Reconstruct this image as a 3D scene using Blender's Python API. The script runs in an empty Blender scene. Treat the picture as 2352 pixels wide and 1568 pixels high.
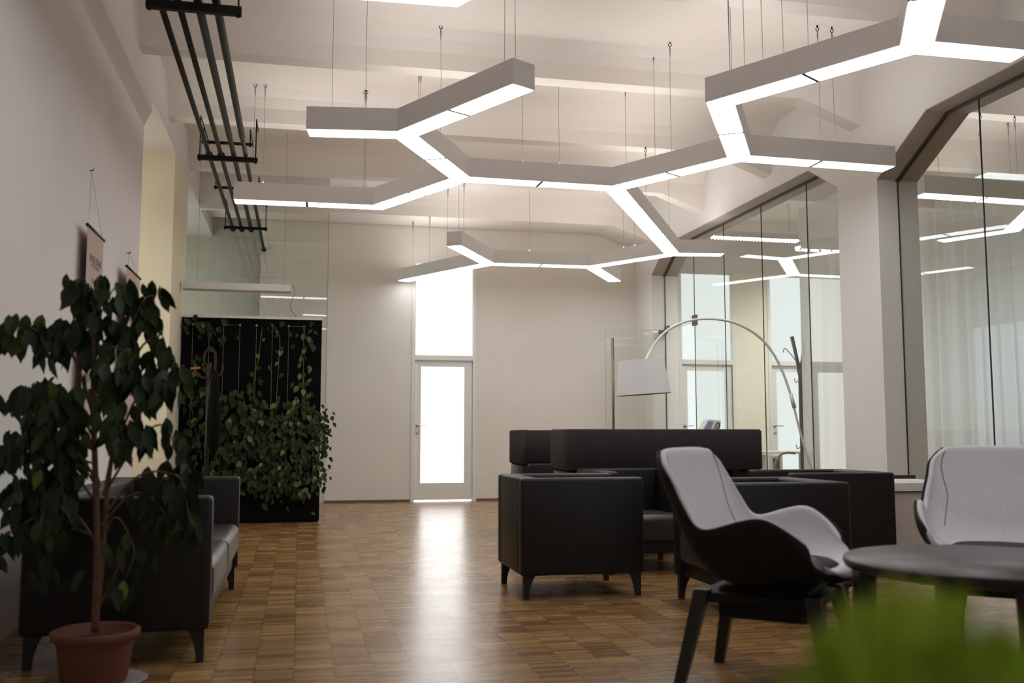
import bpy, bmesh, math, random
from mathutils import Vector, Matrix
random.seed(7)
PI = math.pi
S = bpy.context.scene
COL = S.collection

# ------------------------------------------------------------------ camera, world, exposure
cam_data = bpy.data.cameras.new('camera')
cam = bpy.data.objects.new('camera', cam_data); COL.objects.link(cam)
cam.location = (0, 0, 1.0)
cam.rotation_euler = (PI/2 + 0.0945737, 0, -0.2142919)
cam_data.sensor_width = 36.0
cam_data.lens = 2238.64/2352*36
cam_data.clip_start = 0.05
cam_data.dof.use_dof = True
cam_data.dof.focus_distance = 8.5
cam_data.dof.aperture_fstop = 1.9
S.camera = cam
world = bpy.data.worlds.new('world'); S.world = world
world.use_nodes = True
world.node_tree.nodes['Background'].inputs[0].default_value = (0.55, 0.6, 0.72, 1)
world.node_tree.nodes['Background'].inputs[1].default_value = 0.02
S.view_settings.view_transform = 'Standard'
S.view_settings.look = 'None'
S.view_settings.gamma = 1
S.view_settings.exposure = 0.0
E_DIFF = 8.4      # luminous underside of the pendant lights
E_UP = 10.5       # their indirect light towards the ceiling
E_DOOR = 3.0      # daylight behind the white glass of the lobby door
E_NICHE = 1.6     # daylight in the left window bay
E_OFF = 0.95      # daylight behind the office window panes
E_OFFSIDE = 1.6   # office window on the far side
E_FRONT = 1.5     # daylight from the windows behind the camera
E_TUBE = 110.0

# ------------------------------------------------------------------ materials
MATS = {}
def mat(name, col, rough=0.6, metal=0.0, noise=0.0, nscale=8.0, bump=0.0, bscale=60.0, coat=0.0, spec=0.5, sheen=0.0):
    m = bpy.data.materials.new(name); m.use_nodes = True
    nt = m.node_tree; b = nt.nodes['Principled BSDF']
    b.inputs['Base Color'].default_value = (*col, 1)
    b.inputs['Roughness'].default_value = rough
    b.inputs['Metallic'].default_value = metal
    b.inputs['Specular IOR Level'].default_value = spec
    b.inputs['Coat Weight'].default_value = coat
    if sheen: b.inputs['Sheen Weight'].default_value = sheen
    tc = nt.nodes.new('ShaderNodeTexCoord')
    if noise:
        n = nt.nodes.new('ShaderNodeTexNoise'); n.inputs['Scale'].default_value = nscale; n.inputs['Detail'].default_value = 4
        nt.links.new(tc.outputs['Object'], n.inputs['Vector'])
        r = nt.nodes.new('ShaderNodeValToRGB')
        r.color_ramp.elements[0].position = 0.3; r.color_ramp.elements[1].position = 0.7
        r.color_ramp.elements[0].color = (*[c*(1-noise) for c in col], 1)
        r.color_ramp.elements[1].color = (*[min(1, c*(1+noise)) for c in col], 1)
        nt.links.new(n.outputs['Fac'], r.inputs['Fac']); nt.links.new(r.outputs['Color'], b.inputs['Base Color'])
    if bump:
        n2 = nt.nodes.new('ShaderNodeTexNoise'); n2.inputs['Scale'].default_value = bscale; n2.inputs['Detail'].default_value = 3
        nt.links.new(tc.outputs['Object'], n2.inputs['Vector'])
        bp = nt.nodes.new('ShaderNodeBump'); bp.inputs['Strength'].default_value = bump; bp.inputs['Distance'].default_value = 0.01
        nt.links.new(n2.outputs['Fac'], bp.inputs['Height']); nt.links.new(bp.outputs['Normal'], b.inputs['Normal'])
    MATS[name] = m
    return m

def emat(name, col, strength):
    m = bpy.data.materials.new(name); m.use_nodes = True
    nt = m.node_tree; nt.nodes.clear()
    e = nt.nodes.new('ShaderNodeEmission'); o = nt.nodes.new('ShaderNodeOutputMaterial')
    e.inputs[0].default_value = (*col, 1); e.inputs[1].default_value = strength
    nt.links.new(e.outputs[0], o.inputs[0]); MATS[name] = m
    return m

def glass_mat(name, tint, boost):
    m = bpy.data.materials.new(name); m.use_nodes = True
    nt = m.node_tree; nt.nodes.clear()
    o = nt.nodes.new('ShaderNodeOutputMaterial'); mx = nt.nodes.new('ShaderNodeMixShader')
    t = nt.nodes.new('ShaderNodeBsdfTransparent'); g = nt.nodes.new('ShaderNodeBsdfGlossy')
    t.inputs[0].default_value = (*tint, 1); g.inputs[0].default_value = (0.95, 1, 0.98, 1); g.inputs['Roughness'].default_value = 0.0
    f = nt.nodes.new('ShaderNodeFresnel')
    ge = nt.nodes.new('ShaderNodeNewGeometry'); io = nt.nodes.new('ShaderNodeMath'); io.operation = 'MULTIPLY_ADD'
    io.inputs[1].default_value = 1/1.5-1.5; io.inputs[2].default_value = 1.5      # same reflectance seen from either side of the sheet
    nt.links.new(ge.outputs['Backfacing'], io.inputs[0]); nt.links.new(io.outputs[0], f.inputs[0])
    mu = nt.nodes.new('ShaderNodeMath'); mu.operation = 'MULTIPLY'; mu.inputs[1].default_value = boost; mu.use_clamp = True
    nt.links.new(f.outputs[0], mu.inputs[0]); nt.links.new(mu.outputs[0], mx.inputs[0])
    nt.links.new(t.outputs[0], mx.inputs[1]); nt.links.new(g.outputs[0], mx.inputs[2]); nt.links.new(mx.outputs[0], o.inputs[0])
    MATS[name] = m
    return m

def curtain_mat():
    m = bpy.data.materials.new('sheer_curtain'); m.use_nodes = True
    nt = m.node_tree; nt.nodes.clear()
    o = nt.nodes.new('ShaderNodeOutputMaterial')
    d = nt.nodes.new('ShaderNodeBsdfDiffuse'); d.inputs[0].default_value = (0.8, 0.8, 0.78, 1)
    t = nt.nodes.new('ShaderNodeBsdfTranslucent'); t.inputs[0].default_value = (0.85, 0.85, 0.84, 1)
    p = nt.nodes.new('ShaderNodeBsdfTransparent')
    m1 = nt.nodes.new('ShaderNodeMixShader'); m1.inputs[0].default_value = 0.5
    m2 = nt.nodes.new('ShaderNodeMixShader'); m2.inputs[0].default_value = 0.09
    nt.links.new(d.outputs[0], m1.inputs[1]); nt.links.new(t.outputs[0], m1.inputs[2])
    nt.links.new(m1.outputs[0], m2.inputs[1]); nt.links.new(p.outputs[0], m2.inputs[2]); nt.links.new(m2.outputs[0], o.inputs[0])
    return m

def parquet():
    # industrial mosaic parquet: narrow strips across, in columns 165 mm wide
    m = bpy.data.materials.new('oak_strip_parquet'); m.use_nodes = True
    nt = m.node_tree; N = nt.nodes; L = nt.links; b = N['Principled BSDF']
    tc = N.new('ShaderNodeTexCoord'); sep = N.new('ShaderNodeSeparateXYZ'); L.new(tc.outputs['Object'], sep.inputs[0])
    def math_(op, a, bb=None):
        n = N.new('ShaderNodeMath'); n.operation = op
        for i, v in enumerate((a, bb)):
            if v is None: continue
            if isinstance(v, (int, float)): n.inputs[i].default_value = v
            else: L.new(v, n.inputs[i])
        return n.outputs[0]
    cx = math_('DIVIDE', sep.outputs[0], 0.166); col = math_('FLOOR', cx); fx = math_('FRACT', cx)
    wn = N.new('ShaderNodeTexWhiteNoise'); wn.noise_dimensions = '1D'; L.new(col, wn.inputs['W'])
    ry = math_('ADD', math_('DIVIDE', sep.outputs[1], 0.0105), math_('MULTIPLY', wn.outputs['Value'], 17.3))
    row = math_('FLOOR', ry)
    by = math_('FLOOR', math_('ADD', math_('DIVIDE', sep.outputs[1], 0.168), math_('MULTIPLY', wn.outputs['Value'], 5.1)))
    def wn2(a, bb):
        c = N.new('ShaderNodeCombineXYZ'); L.new(a, c.inputs[0]); L.new(bb, c.inputs[1])
        w = N.new('ShaderNodeTexWhiteNoise'); w.noise_dimensions = '2D'; L.new(c.outputs[0], w.inputs['Vector']); return w.outputs['Value']
    strip = wn2(col, row); block = wn2(col, by)
    mixv = math_('ADD', math_('MULTIPLY', strip, 0.62), math_('MULTIPLY', block, 0.38))
    r = N.new('ShaderNodeValToRGB'); cr = r.color_ramp
    cr.elements[0].position = 0.1; cr.elements[0].color = (0.135, 0.064, 0.022, 1)
    cr.elements[1].position = 0.95; cr.elements[1].color = (0.45, 0.275, 0.108, 1)
    e = cr.elements.new(0.5); e.color = (0.262, 0.140, 0.050, 1)
    L.new(mixv, r.inputs['Fac'])
    seam = math_('LESS_THAN', fx, 0.018)
    mx = N.new('ShaderNodeMix'); mx.data_type = 'RGBA'; L.new(seam, mx.inputs['Factor']); L.new(r.outputs['Color'], mx.inputs['A'])
    mx.inputs['B'].default_value = (0.055, 0.028, 0.014, 1)
    L.new(mx.outputs['Result'], b.inputs['Base Color'])
    n = N.new('ShaderNodeTexNoise'); n.inputs['Scale'].default_value = 3.0; n.inputs['Detail'].default_value = 5
    L.new(tc.outputs['Object'], n.inputs['Vector'])
    ro = math_('ADD', math_('ADD', math_('MULTIPLY', n.outputs['Fac'], 0.08), math_('MULTIPLY', strip, 0.05)), 0.19)
    L.new(ro, b.inputs['Roughness'])
    bp = N.new('ShaderNodeBump'); bp.inputs['Strength'].default_value = 0.05; bp.inputs['Distance'].default_value = 0.002
    L.new(strip, bp.inputs['Height']); L.new(bp.outputs['Normal'], b.inputs['Normal'])
    return m

M_wall = mat('warm_white_plaster', (0.80, 0.755, 0.70), 0.85, noise=0.025, nscale=1.5, bump=0.05, bscale=25)
M_wall_left = mat('shade_tinted_plaster', (0.75, 0.705, 0.695), 0.85, noise=0.03, nscale=1.5, bump=0.05, bscale=25)  # white plaster with the left side's mauve shade mixed into its colour
M_ceil = mat('ceiling_paint', (0.86, 0.81, 0.765), 0.85, noise=0.02, nscale=1.2)
M_column = mat('column_white', (0.79, 0.775, 0.755), 0.85, noise=0.02, nscale=1.5)  # cool cast of the office daylight mixed into the white
M_darksteel = mat('dark_brushed_steel', (0.20, 0.19, 0.18), 0.35, metal=1.0, noise=0.05)
M_cream = mat('cream_paint', (0.80, 0.74, 0.58), 0.85, noise=0.02, nscale=1.5)
M_office = mat('office_wall_paint', (0.86, 0.83, 0.69), 0.85, noise=0.02)
M_sage = mat('sage_wall_paint', (0.58, 0.575, 0.51), 0.85, noise=0.02)
M_floor = parquet()
M_white = mat('white_lacquer', (0.80, 0.80, 0.77), 0.45, noise=0.015)
M_taupe = mat('plain_taupe', (0.47, 0.41, 0.37), 0.6, noise=0.03)
M_track = mat('dark_track_groove', (0.06, 0.05, 0.045), 0.6, noise=0.03)
M_brown = mat('brown_baseboard', (0.20, 0.10, 0.05), 0.6, noise=0.1)
M_alu = mat('silver_grey_housing', (0.82, 0.80, 0.80), 0.5, noise=0.015)
M_gap = mat('dark_joint', (0.05, 0.05, 0.05), 0.6, noise=0.02)
M_diff = emat('luminous_diffuser', (0.965, 0.985, 1.0), E_DIFF)
M_up = emat('indirect_light', (1.0, 0.95, 0.91), E_UP)
M_wire = mat('steel_wire', (0.30, 0.28, 0.26), 0.4, metal=0.6, noise=0.05)
M_black = mat('black_painted_steel', (0.010, 0.008, 0.008), 0.6, noise=0.1, spec=0.25)
M_pipe = mat('dark_brown_pipe', (0.022, 0.016, 0.015), 0.6, noise=0.15, spec=0.25)
M_leather = mat('black_leather', (0.011, 0.009, 0.009), 0.45, noise=0.15, nscale=30, bump=0.12, bscale=180, spec=0.35)
M_seatleather = mat('dark_brown_seat_leather', (0.034, 0.027, 0.026), 0.34, noise=0.12, nscale=25, bump=0.15, bscale=140)
M_felt = mat('charcoal_wool_felt', (0.046, 0.037, 0.037), 0.95, noise=0.35, nscale=160, bump=0.25, bscale=300, spec=0.15)
M_legwood = mat('black_stained_leg', (0.012, 0.010, 0.010), 0.45, noise=0.2)
M_grey = mat('light_grey_wool', (0.62, 0.60, 0.64), 0.95, noise=0.08, nscale=120, bump=0.15, bscale=260, spec=0.2, sheen=0.2)
M_shell = mat('dark_outer_shell', (0.009, 0.007, 0.007), 0.6, noise=0.2, spec=0.25)
M_plum = mat('plum_cushion_wool', (0.060, 0.045, 0.052), 0.95, noise=0.2, nscale=120, spec=0.2)
M_seam = mat('seam_thread', (0.12, 0.11, 0.13), 0.9, noise=0.1)  # dark thread for the chair seams
M_table = mat('dark_table_lacquer', (0.028, 0.021, 0.022), 0.36, noise=0.1, spec=0.35)
M_terra = mat('terracotta', (0.155, 0.054, 0.030), 0.75, noise=0.12, nscale=12, bump=0.05)
M_saucer = mat('pale_saucer', (0.36, 0.32, 0.30), 0.5, noise=0.05)
M_soil = mat('potting_soil', (0.03, 0.018, 0.012), 0.95, noise=0.4, nscale=60, bump=0.6, bscale=80)
M_bark = mat('ficus_bark', (0.16, 0.085, 0.055), 0.8, noise=0.25, nscale=40)
M_leaf = mat('ficus_leaf', (0.020, 0.036, 0.011), 0.55, noise=0.5, nscale=9, spec=0.3)
M_newleaf = mat('young_ficus_leaf', (0.10, 0.17, 0.02), 0.45, noise=0.3, nscale=9)
M_vine = mat('vine_leaf', (0.020, 0.036, 0.008), 0.6, noise=0.6, nscale=7, spec=0.25)
M_vinenew = mat('young_vine_leaf', (0.085, 0.12, 0.015), 0.45, noise=0.4, nscale=7)
M_stem = mat('vine_stem', (0.10, 0.13, 0.03), 0.6, noise=0.2)
M_panel = mat('black_planter_felt', (0.005, 0.0045, 0.005), 0.85, noise=0.2, nscale=40, spec=0.1)
M_chrome = mat('brushed_steel', (0.55, 0.55, 0.54), 0.3, metal=1.0, noise=0.04)
M_shade = mat('white_fabric_shade', (0.90, 0.885, 0.885), 0.9, noise=0.02, nscale=50)
M_lampwhite = mat('white_lamp_tube', (0.78, 0.77, 0.75), 0.35, noise=0.02)
M_poster = mat('beige_poster_paper', (0.52, 0.40, 0.35), 0.9, noise=0.05, nscale=5)
M_ink = mat('faded_print', (0.24, 0.19, 0.18), 0.9, noise=0.75, nscale=55)
M_rod = mat('dark_wooden_rod', (0.035, 0.024, 0.022), 0.5, noise=0.2)
M_orange = mat('orange_tag', (0.42, 0.12, 0.02), 0.7, noise=0.1)
M_blue = mat('blue_display', (0.16, 0.22, 0.50), 0.3, noise=0.1)
M_beige = mat('beige_cabinet', (0.62, 0.56, 0.53), 0.5, noise=0.02)
M_paper = mat('tray_paper', (0.66, 0.63, 0.58), 0.8, noise=0.1, nscale=30)
M_olive = mat('olive_plastic', (0.10, 0.10, 0.06), 0.5, noise=0.1)
M_green = mat('fresh_green_leaf', (0.55, 0.74, 0.09), 0.6, noise=0.25, nscale=20)
M_glass = glass_mat('clear_glass', (0.955, 0.975, 0.95), 1.4)
M_glassleft = glass_mat('clear_glass_left', (0.88, 0.90, 0.86), 2.2)
M_glassedge = mat('glass_edge', (0.40, 0.50, 0.46), 0.3, noise=0.02)
M_curtain = curtain_mat()
M_daydoor = emat('frosted_daylight_pane', (1.0, 1.0, 1.0), E_DOOR)
M_daydoor2 = emat('frosted_daylight_office', (0.93, 1.0, 0.985), E_OFF)
M_dayniche = emat('daylight_niche_window', (1.0, 0.95, 0.82), E_NICHE)
M_alcovefill = emat('alcove_fill_light', (0.97, 1.0, 0.93), 1.2)
M_dayfront = emat('daylight_front_window', (0.86, 0.94, 1.0), E_FRONT)
M_dayside = emat('daylight_office_side', (0.80, 0.90, 1.0), E_OFFSIDE)
M_tube = emat('fluorescent_tube', (1.0, 1.0, 0.93), E_TUBE)

# ------------------------------------------------------------------ mesh helpers
def obj(name, bm, m, parent=None, smooth=False, loc=None):
    bm.normal_update()
    me = bpy.data.meshes.new(name); bm.to_mesh(me); bm.free()
    if smooth:
        for p in me.polygons: p.use_smooth = True
    me.materials.append(m)
    o = bpy.data.objects.new(name, me); COL.objects.link(o)
    if parent is not None: o.parent = parent
    if loc: o.location = loc
    return o
def tag(o, label, cat, group=None):
    o['label'] = label; o['category'] = cat
    if group: o['group'] = group
    return o
def thing(name, label, cat, loc=(0, 0, 0), rotz=0.0, group=None):
    o = bpy.data.objects.new(name, None); o.empty_display_size = 0.1; COL.objects.link(o)
    o.location = loc; o.rotation_euler = (0, 0, rotz)
    return tag(o, label, cat, group)
def struct(name, bm=None, m=None, smooth=False, label=None, cat=None):
    if bm is None:
        o = bpy.data.objects.new(name, None); COL.objects.link(o)
    else: o = obj(name, bm, m, None, smooth)
    o['kind'] = 'structure'
    if label: o['label'] = label
    if cat: o['category'] = cat
    return o
def children(o): return [c for c in bpy.data.objects if c.parent == o]
def dup(root, label, loc, rotz=0.0, group=None):
    r = root.copy(); COL.objects.link(r); r.location = loc; r.rotation_euler = (0, 0, rotz); r['label'] = label
    if group: r['group'] = group
    for ch in children(root):
        c = ch.copy(); COL.objects.link(c); c.parent = r
        for g in children(ch):
            d = g.copy(); COL.objects.link(d); d.parent = c
    return r
def box(bm, x0, x1, y0, y1, z0, z1, bev=0.0, seg=2, M=None):
    r = bmesh.ops.create_cube(bm, size=1.0); vs = r['verts']
    for v in vs:
        v.co = Vector((x0 + (v.co.x+.5)*(x1-x0), y0 + (v.co.y+.5)*(y1-y0), z0 + (v.co.z+.5)*(z1-z0)))
    if bev:
        es = list({e for v in vs for e in v.link_edges})
        rr = bmesh.ops.bevel(bm, geom=es, offset=bev, segments=seg, profile=0.5, affect='EDGES')
        vs = list({v for f in rr['faces'] for v in f.verts} | {v for v in vs if v.is_valid})
    if M is not None:
        for v in vs: v.co = M @ v.co
    return bm
def B(*a, **k): return box(bmesh.new(), *a, **k)
def prism(bm, pts, z0, z1, axis='z'):
    # polygon extruded: axis z (pts are x,y), y (pts are x,z), x (pts are y,z)
    def P(p, t): return {'z': (p[0], p[1], t), 'y': (p[0], t, p[1]), 'x': (t, p[0], p[1])}[axis]
    a = [bm.verts.new(P(p, z0)) for p in pts]; b = [bm.verts.new(P(p, z1)) for p in pts]
    n = len(pts)
    fs = [bm.faces.new(a[::-1]), bm.faces.new(b)]
    for i in range(n): fs.append(bm.faces.new((a[i], a[(i+1) % n], b[(i+1) % n], b[i])))
    bmesh.ops.recalc_face_normals(bm, faces=fs)
    return bm
def tube(bm, pts, r, seg=8, cap=True):
    pts = [Vector(p) for p in pts]; n = len(pts)
    rs = r if isinstance(r, (list, tuple)) else [r]*n
    rings = []; up0 = None
    for i, p in enumerate(pts):
        d = (pts[min(i+1, n-1)] - pts[max(i-1, 0)]).normalized()
        if up0 is None:
            up0 = Vector((0, 0, 1)) if abs(d.z) < 0.9 else Vector((1, 0, 0))
        s = d.cross(up0)
        if s.length < 1e-4: s = d.cross(Vector((0, 1, 0)))
        s.normalize(); u = s.cross(d).normalized(); up0 = u
        rings.append([bm.verts.new(p + (s*math.cos(2*PI*k/seg) + u*math.sin(2*PI*k/seg))*rs[i]) for k in range(seg)])
    for a, b in zip(rings, rings[1:]):
        for k in range(seg): bm.faces.new((a[k], a[(k+1) % seg], b[(k+1) % seg], b[k]))
    if cap:
        bm.faces.new(rings[0][::-1]); bm.faces.new(rings[-1])
    return bm
def lathe(bm, prof, seg=32, c=(0, 0, 0)):
    rings = []
    for r, z in prof:
        if r < 1e-6: rings.append([bm.verts.new((c[0], c[1], c[2]+z))])
        else: rings.append([bm.verts.new((c[0]+r*math.cos(2*PI*k/seg), c[1]+r*math.sin(2*PI*k/seg), c[2]+z)) for k in range(seg)])
    for a, b in zip(rings, rings[1:]):
        for k in range(seg):
            k2 = (k+1) % seg
            if len(a) == 1 and len(b) > 1: bm.faces.new((a[0], b[k2], b[k]))
            elif len(b) == 1 and len(a) > 1: bm.faces.new((a[k], a[k2], b[0]))
            elif len(a) > 1: bm.faces.new((a[k], a[k2], b[k2], b[k]))
    bmesh.ops.recalc_face_normals(bm, faces=bm.faces[:])
    return bm
def catmull(pts, n=6):
    pts = [Vector(p) for p in pts]; out = []
    for i in range(len(pts)-1):
        p0 = pts[max(i-1, 0)]; p1 = pts[i]; p2 = pts[i+1]; p3 = pts[min(i+2, len(pts)-1)]
        for k in range(n):
            t = k/n
            out.append(0.5*((2*p1) + (p2-p0)*t + (2*p0-5*p1+4*p2-p3)*t*t + (3*p1-p0-3*p2+p3)*t**3))
    out.append(pts[-1]); return out

# ------------------------------------------------------------------ room shell (metres; camera eye at z = 1)
XL, XR = -1.336, 5.18          # lobby faces of the left and right upstand walls
YW = 14.6                      # back wall
ZC, ZB = 4.5, 4.15             # ceiling slab, underside of the cross beams
XG = 5.39                      # plane of the glazed partition
TX = 5.60                      # office side of columns and upstand
struct('floor', B(-2.4, 10.2, -2.0, 16.0, -0.1, 0.0), M_floor, label='oak strip parquet floor laid in columns across the lobby', cat='floor')
struct('ceiling', B(-2.4, 10.2, -2.0, 16.0, ZC, ZC+0.1), M_ceil, label='white ceiling slab between the cross beams', cat='ceiling')
def beam(y, h=0.23, w=0.6, ylen=0.18, zb=ZB):
    # cross beam with a haunch at its right end
    pts = [(XL-0.05, ZC+0.02), (XL-0.05, zb), (XR-w, zb), (XR+0.02, zb-h), (XR+0.02, ZC+0.02)]
    bm = prism(bmesh.new(), pts, y, y+ylen, 'y')
    # plaster cove between slab and beam face
    for sgn, yy in ((-1, y), (1, y+ylen)):
        cov = [(yy, ZC+0.01), (yy+sgn*0.30, ZC+0.01), (yy+sgn*0.14, ZC-0.035), (yy+sgn*0.05, ZC-0.10), (yy, ZC-0.20)]
        prism(bm, cov, XL, XR, 'x')
    return bm
for y in (2.8, 4.5, 6.28, 8.155, 9.97, 11.86):
    b_ = struct('ceiling_beam', beam(y), M_ceil, label='white haunched concrete beam crossing the ceiling', cat='beam')
for y in (8.155, 9.97, 11.86):
    struct('ceiling_beam', B(TX, 10.1, y, y+0.18, ZB, ZC+0.02), M_ceil, label='white ceiling beam over the office', cat='beam')
struct('ceiling_beam', beam(13.9, ylen=0.68, h=0.22), M_ceil, label='white haunched end beam against the back wall', cat='beam')

# left wall: infill wall near the camera, then window bay, pier, second bay
bm = bmesh.new()
box(bm, -1.66, -1.40, -2.0, 8.94, 0, 3.72)
prism(bm, [(-1.66, 3.72), (-1.40, 3.72), (XL, 3.86), (XL, ZC+0.02), (-1.66, ZC+0.02)], -2.0, 8.94, 'y')
box(bm, -1.66, XL, 8.94, YW+0.9, 3.98, ZC+0.02)
struct('wall_left', bm, M_wall_left, label='white left wall with the hanging posters', cat='wall')
struct('wall_pier', B(-2.3, XL, 10.60, 11.85, 0, 3.98), M_cream, label='cream pier between the left window bays', cat='wall')
bm = bmesh.new()
box(bm, -2.4, -2.3, 8.7, YW+0.9, 0, 3.98); box(bm, -2.4, -1.66, 8.70, 8.94, 0, 3.98)
box(bm, -2.3, -1.66, 8.94, YW+0.9, 3.98, 4.05)
struct('wall_bay', bm, M_cream, label='outer wall of the left window bays', cat='wall')
w_ = struct('window_1', None, label='tall daylight window in the left bay', cat='window')
bm = bmesh.new(); box(bm, -2.29, -2.28, 9.15, 10.45, 0.9, 3.7); obj('pane', bm, M_dayniche, w_)
bm = bmesh.new()
for a in (9.08, 9.76, 10.45): box(bm, -2.30, -2.24, a, a+0.07, 0.83, 3.77)
for a in (0.83, 2.6, 3.70): box(bm, -2.30, -2.245, 9.08, 10.52, a, a+0.07)
obj('window_frame', bm, M_white, w_)

w_ = struct('added_window_8', None, label='added daylight window that brightens the space behind the left glass wall', cat='window')  # added window, put in to light the space behind the glass
obj('pane', B(-2.29, -2.28, 12.4, 15.0, 0.9, 3.7), M_alcovefill, w_)
bm = bmesh.new()
for a in (12.33, 13.7, 15.0): box(bm, -2.30, -2.24, a, a+0.07, 0.83, 3.77)
for a in (0.83, 3.70): box(bm, -2.30, -2.245, 12.33, 15.07, a, a+0.07)
obj('window_frame', bm, M_white, w_)
# back wall with the door opening
DX0, DX1 = 1.683, 2.567
bm = bmesh.new()
box(bm, 0.0-0.60, DX0-0.05, YW, YW+0.25, 0, ZC)
box(bm, DX1+0.05, 10.2, YW, YW+0.25, 3.60, ZC)
box(bm, DX0-0.05, DX1+0.05, YW, YW+0.25, 3.60, ZC)
box(bm, DX1+0.05, 5.5, YW, YW+0.25, 0, 3.60)
struct('wall_back', bm, M_wall, label='plain beige back wall around the white door', cat='wall')
bm = bmesh.new()
OW = [(5.95, 6.82), (7.50, 8.36)]
box(bm, 5.5, OW[0][0], YW, YW+0.25, 0, 3.60); box(bm, OW[0][1], OW[1][0], YW, YW+0.25, 0, 3.60); box(bm, OW[1][1], 10.2, YW, YW+0.25, 0, 3.60)
struct('wall_office', bm, M_office, label='cream office wall seen through the glass', cat='wall')
struct('wall_alcove', B(-2.3, -0.60, YW+0.6, YW+0.7, 0, ZC), M_sage, label='grey green wall behind the left glass', cat='wall')
struct('baseboard_back', B(0.36, DX0-0.06, YW-0.014, YW, 0, 0.035), M_brown, label='thin brown baseboard left of the door', cat='baseboard')
struct('baseboard_right', B(DX1+0.06, XR, YW-0.014, YW, 0, 0.035), M_brown, label='thin brown baseboard right of the door', cat='baseboard')

def glazed_unit(dname, x0, x1, pane, dlabel, wlabel, wname, lev=True):
    d = struct(dname, None, label=dlabel, cat='door')
    y = YW
    fr = bmesh.new()
    box(fr, x0-0.05, x0, y-0.02, y+0.2, 0, 3.60); box(fr, x1, x1+0.05, y-0.02, y+0.2, 0, 3.60)
    box(fr, x0, x1, y-0.02, y+0.16, 2.11, 2.185)
    obj('door_frame', fr, M_white, d)
    lf = bmesh.new()
    a, b, c, e = x0+0.10, x1-0.13, 0.273, 2.01
    box(lf, x0+0.006, a, y+0.02, y+0.06, 0.02, 2.10); box(lf, b, x1-0.006, y+0.02, y+0.06, 0.02, 2.10)
    box(lf, a, b, y+0.02, y+0.06, 0.02, c); box(lf, a, b, y+0.02, y+0.06, e, 2.10)
    leaf = obj('door_leaf', lf, M_white, d)
    obj('pane', B(a, b, y+0.035, y+0.045, c, e), pane, leaf)
    if dname == 'door_1': obj('daylight_slit', B(x0+0.01, x1-0.01, y+0.10, y+0.11, 0.0, 0.06), pane, d)
    bm2 = bmesh.new()
    tube(bm2, [(x0+0.045, y+0.021, 1.13), (x0+0.045, y+0.008, 1.13)], 0.026, 16)
    tube(bm2, [(x0+0.045, y+0.01, 1.13), (x0+0.045, y-0.035, 1.13)], 0.011, 10)
    tube(bm2, catmull([(x0+0.045, y-0.032, 1.13), (x0+0.09, y-0.036, 1.131), (x0+0.17, y-0.032, 1.13)], 5), 0.010, 10)
    obj('handle', bm2, M_chrome, leaf, True)
    bm2 = bmesh.new(); tube(bm2, [(x0+0.045, y+0.021, 1.02), (x0+0.045, y+0.008, 1.02)], 0.022, 16); obj('lock', bm2, M_chrome, leaf, True)
    w = struct(wname, None, label=wlabel, cat='window')
    obj('pane', B(x0, x1, y+0.03, y+0.04, 2.185, 3.58), pane, w)
    f2 = bmesh.new(); box(f2, x0, x0+0.012, y, y+0.06, 2.185, 3.60); box(f2, x1-0.012, x1, y, y+0.06, 2.185, 3.60); box(f2, x0, x1, y, y+0.06, 3.575, 3.60)
    obj('window_frame', f2, M_white, w)
glazed_unit('door_1', DX0, DX1, M_daydoor, 'white framed door with glowing frosted pane in the back wall', 'glowing white fanlight above the lobby door', 'window_2')
glazed_unit('door_2', *OW[0], M_daydoor2, 'office door with pale frosted pane behind the arc lamp', 'pale fanlight above the office door', 'window_3')
glazed_unit('door_3', *OW[1], M_daydoor2, 'second office door with frosted pane behind the coat stand', 'pale fanlight above the second office door', 'window_4')

# right upstand wall on columns, with haunched openings for the glazing

def upstand_profile():
    zo = 3.76
    p = [(-2.0, ZC+0.02), (-2.0, zo), (1.7, zo), (2.35, 3.36), (2.35, 0), (2.98, 0), (2.98, 3.40), (3.5, zo),
         (7.17, zo), (7.92, 3.35), (7.92, 0), (8.60, 0), (8.60, 3.44), (9.15, zo),
         (13.25, zo), (13.85, 3.40), (13.85, 0), (YW, 0), (YW, ZC+0.02)]
    return p
wr = struct('wall_right', prism(bmesh.new(), upstand_profile(), XR, TX, 'x'), M_column, label='white columns and haunched beam carrying the glass partition', cat='wall')
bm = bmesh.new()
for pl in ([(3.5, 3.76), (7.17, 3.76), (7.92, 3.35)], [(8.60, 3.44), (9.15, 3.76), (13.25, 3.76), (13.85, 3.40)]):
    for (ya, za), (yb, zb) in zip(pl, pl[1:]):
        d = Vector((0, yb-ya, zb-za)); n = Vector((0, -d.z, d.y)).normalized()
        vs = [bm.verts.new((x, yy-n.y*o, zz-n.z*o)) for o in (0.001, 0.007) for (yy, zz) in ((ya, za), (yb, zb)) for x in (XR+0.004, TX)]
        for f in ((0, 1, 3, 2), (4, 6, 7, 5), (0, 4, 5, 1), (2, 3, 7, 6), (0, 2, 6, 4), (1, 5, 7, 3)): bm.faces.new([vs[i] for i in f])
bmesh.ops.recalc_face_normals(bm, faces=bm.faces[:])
obj('soffit_sheet', bm, M_taupe, wr)  # thin sheet under the soffits, darker than the columns
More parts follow.
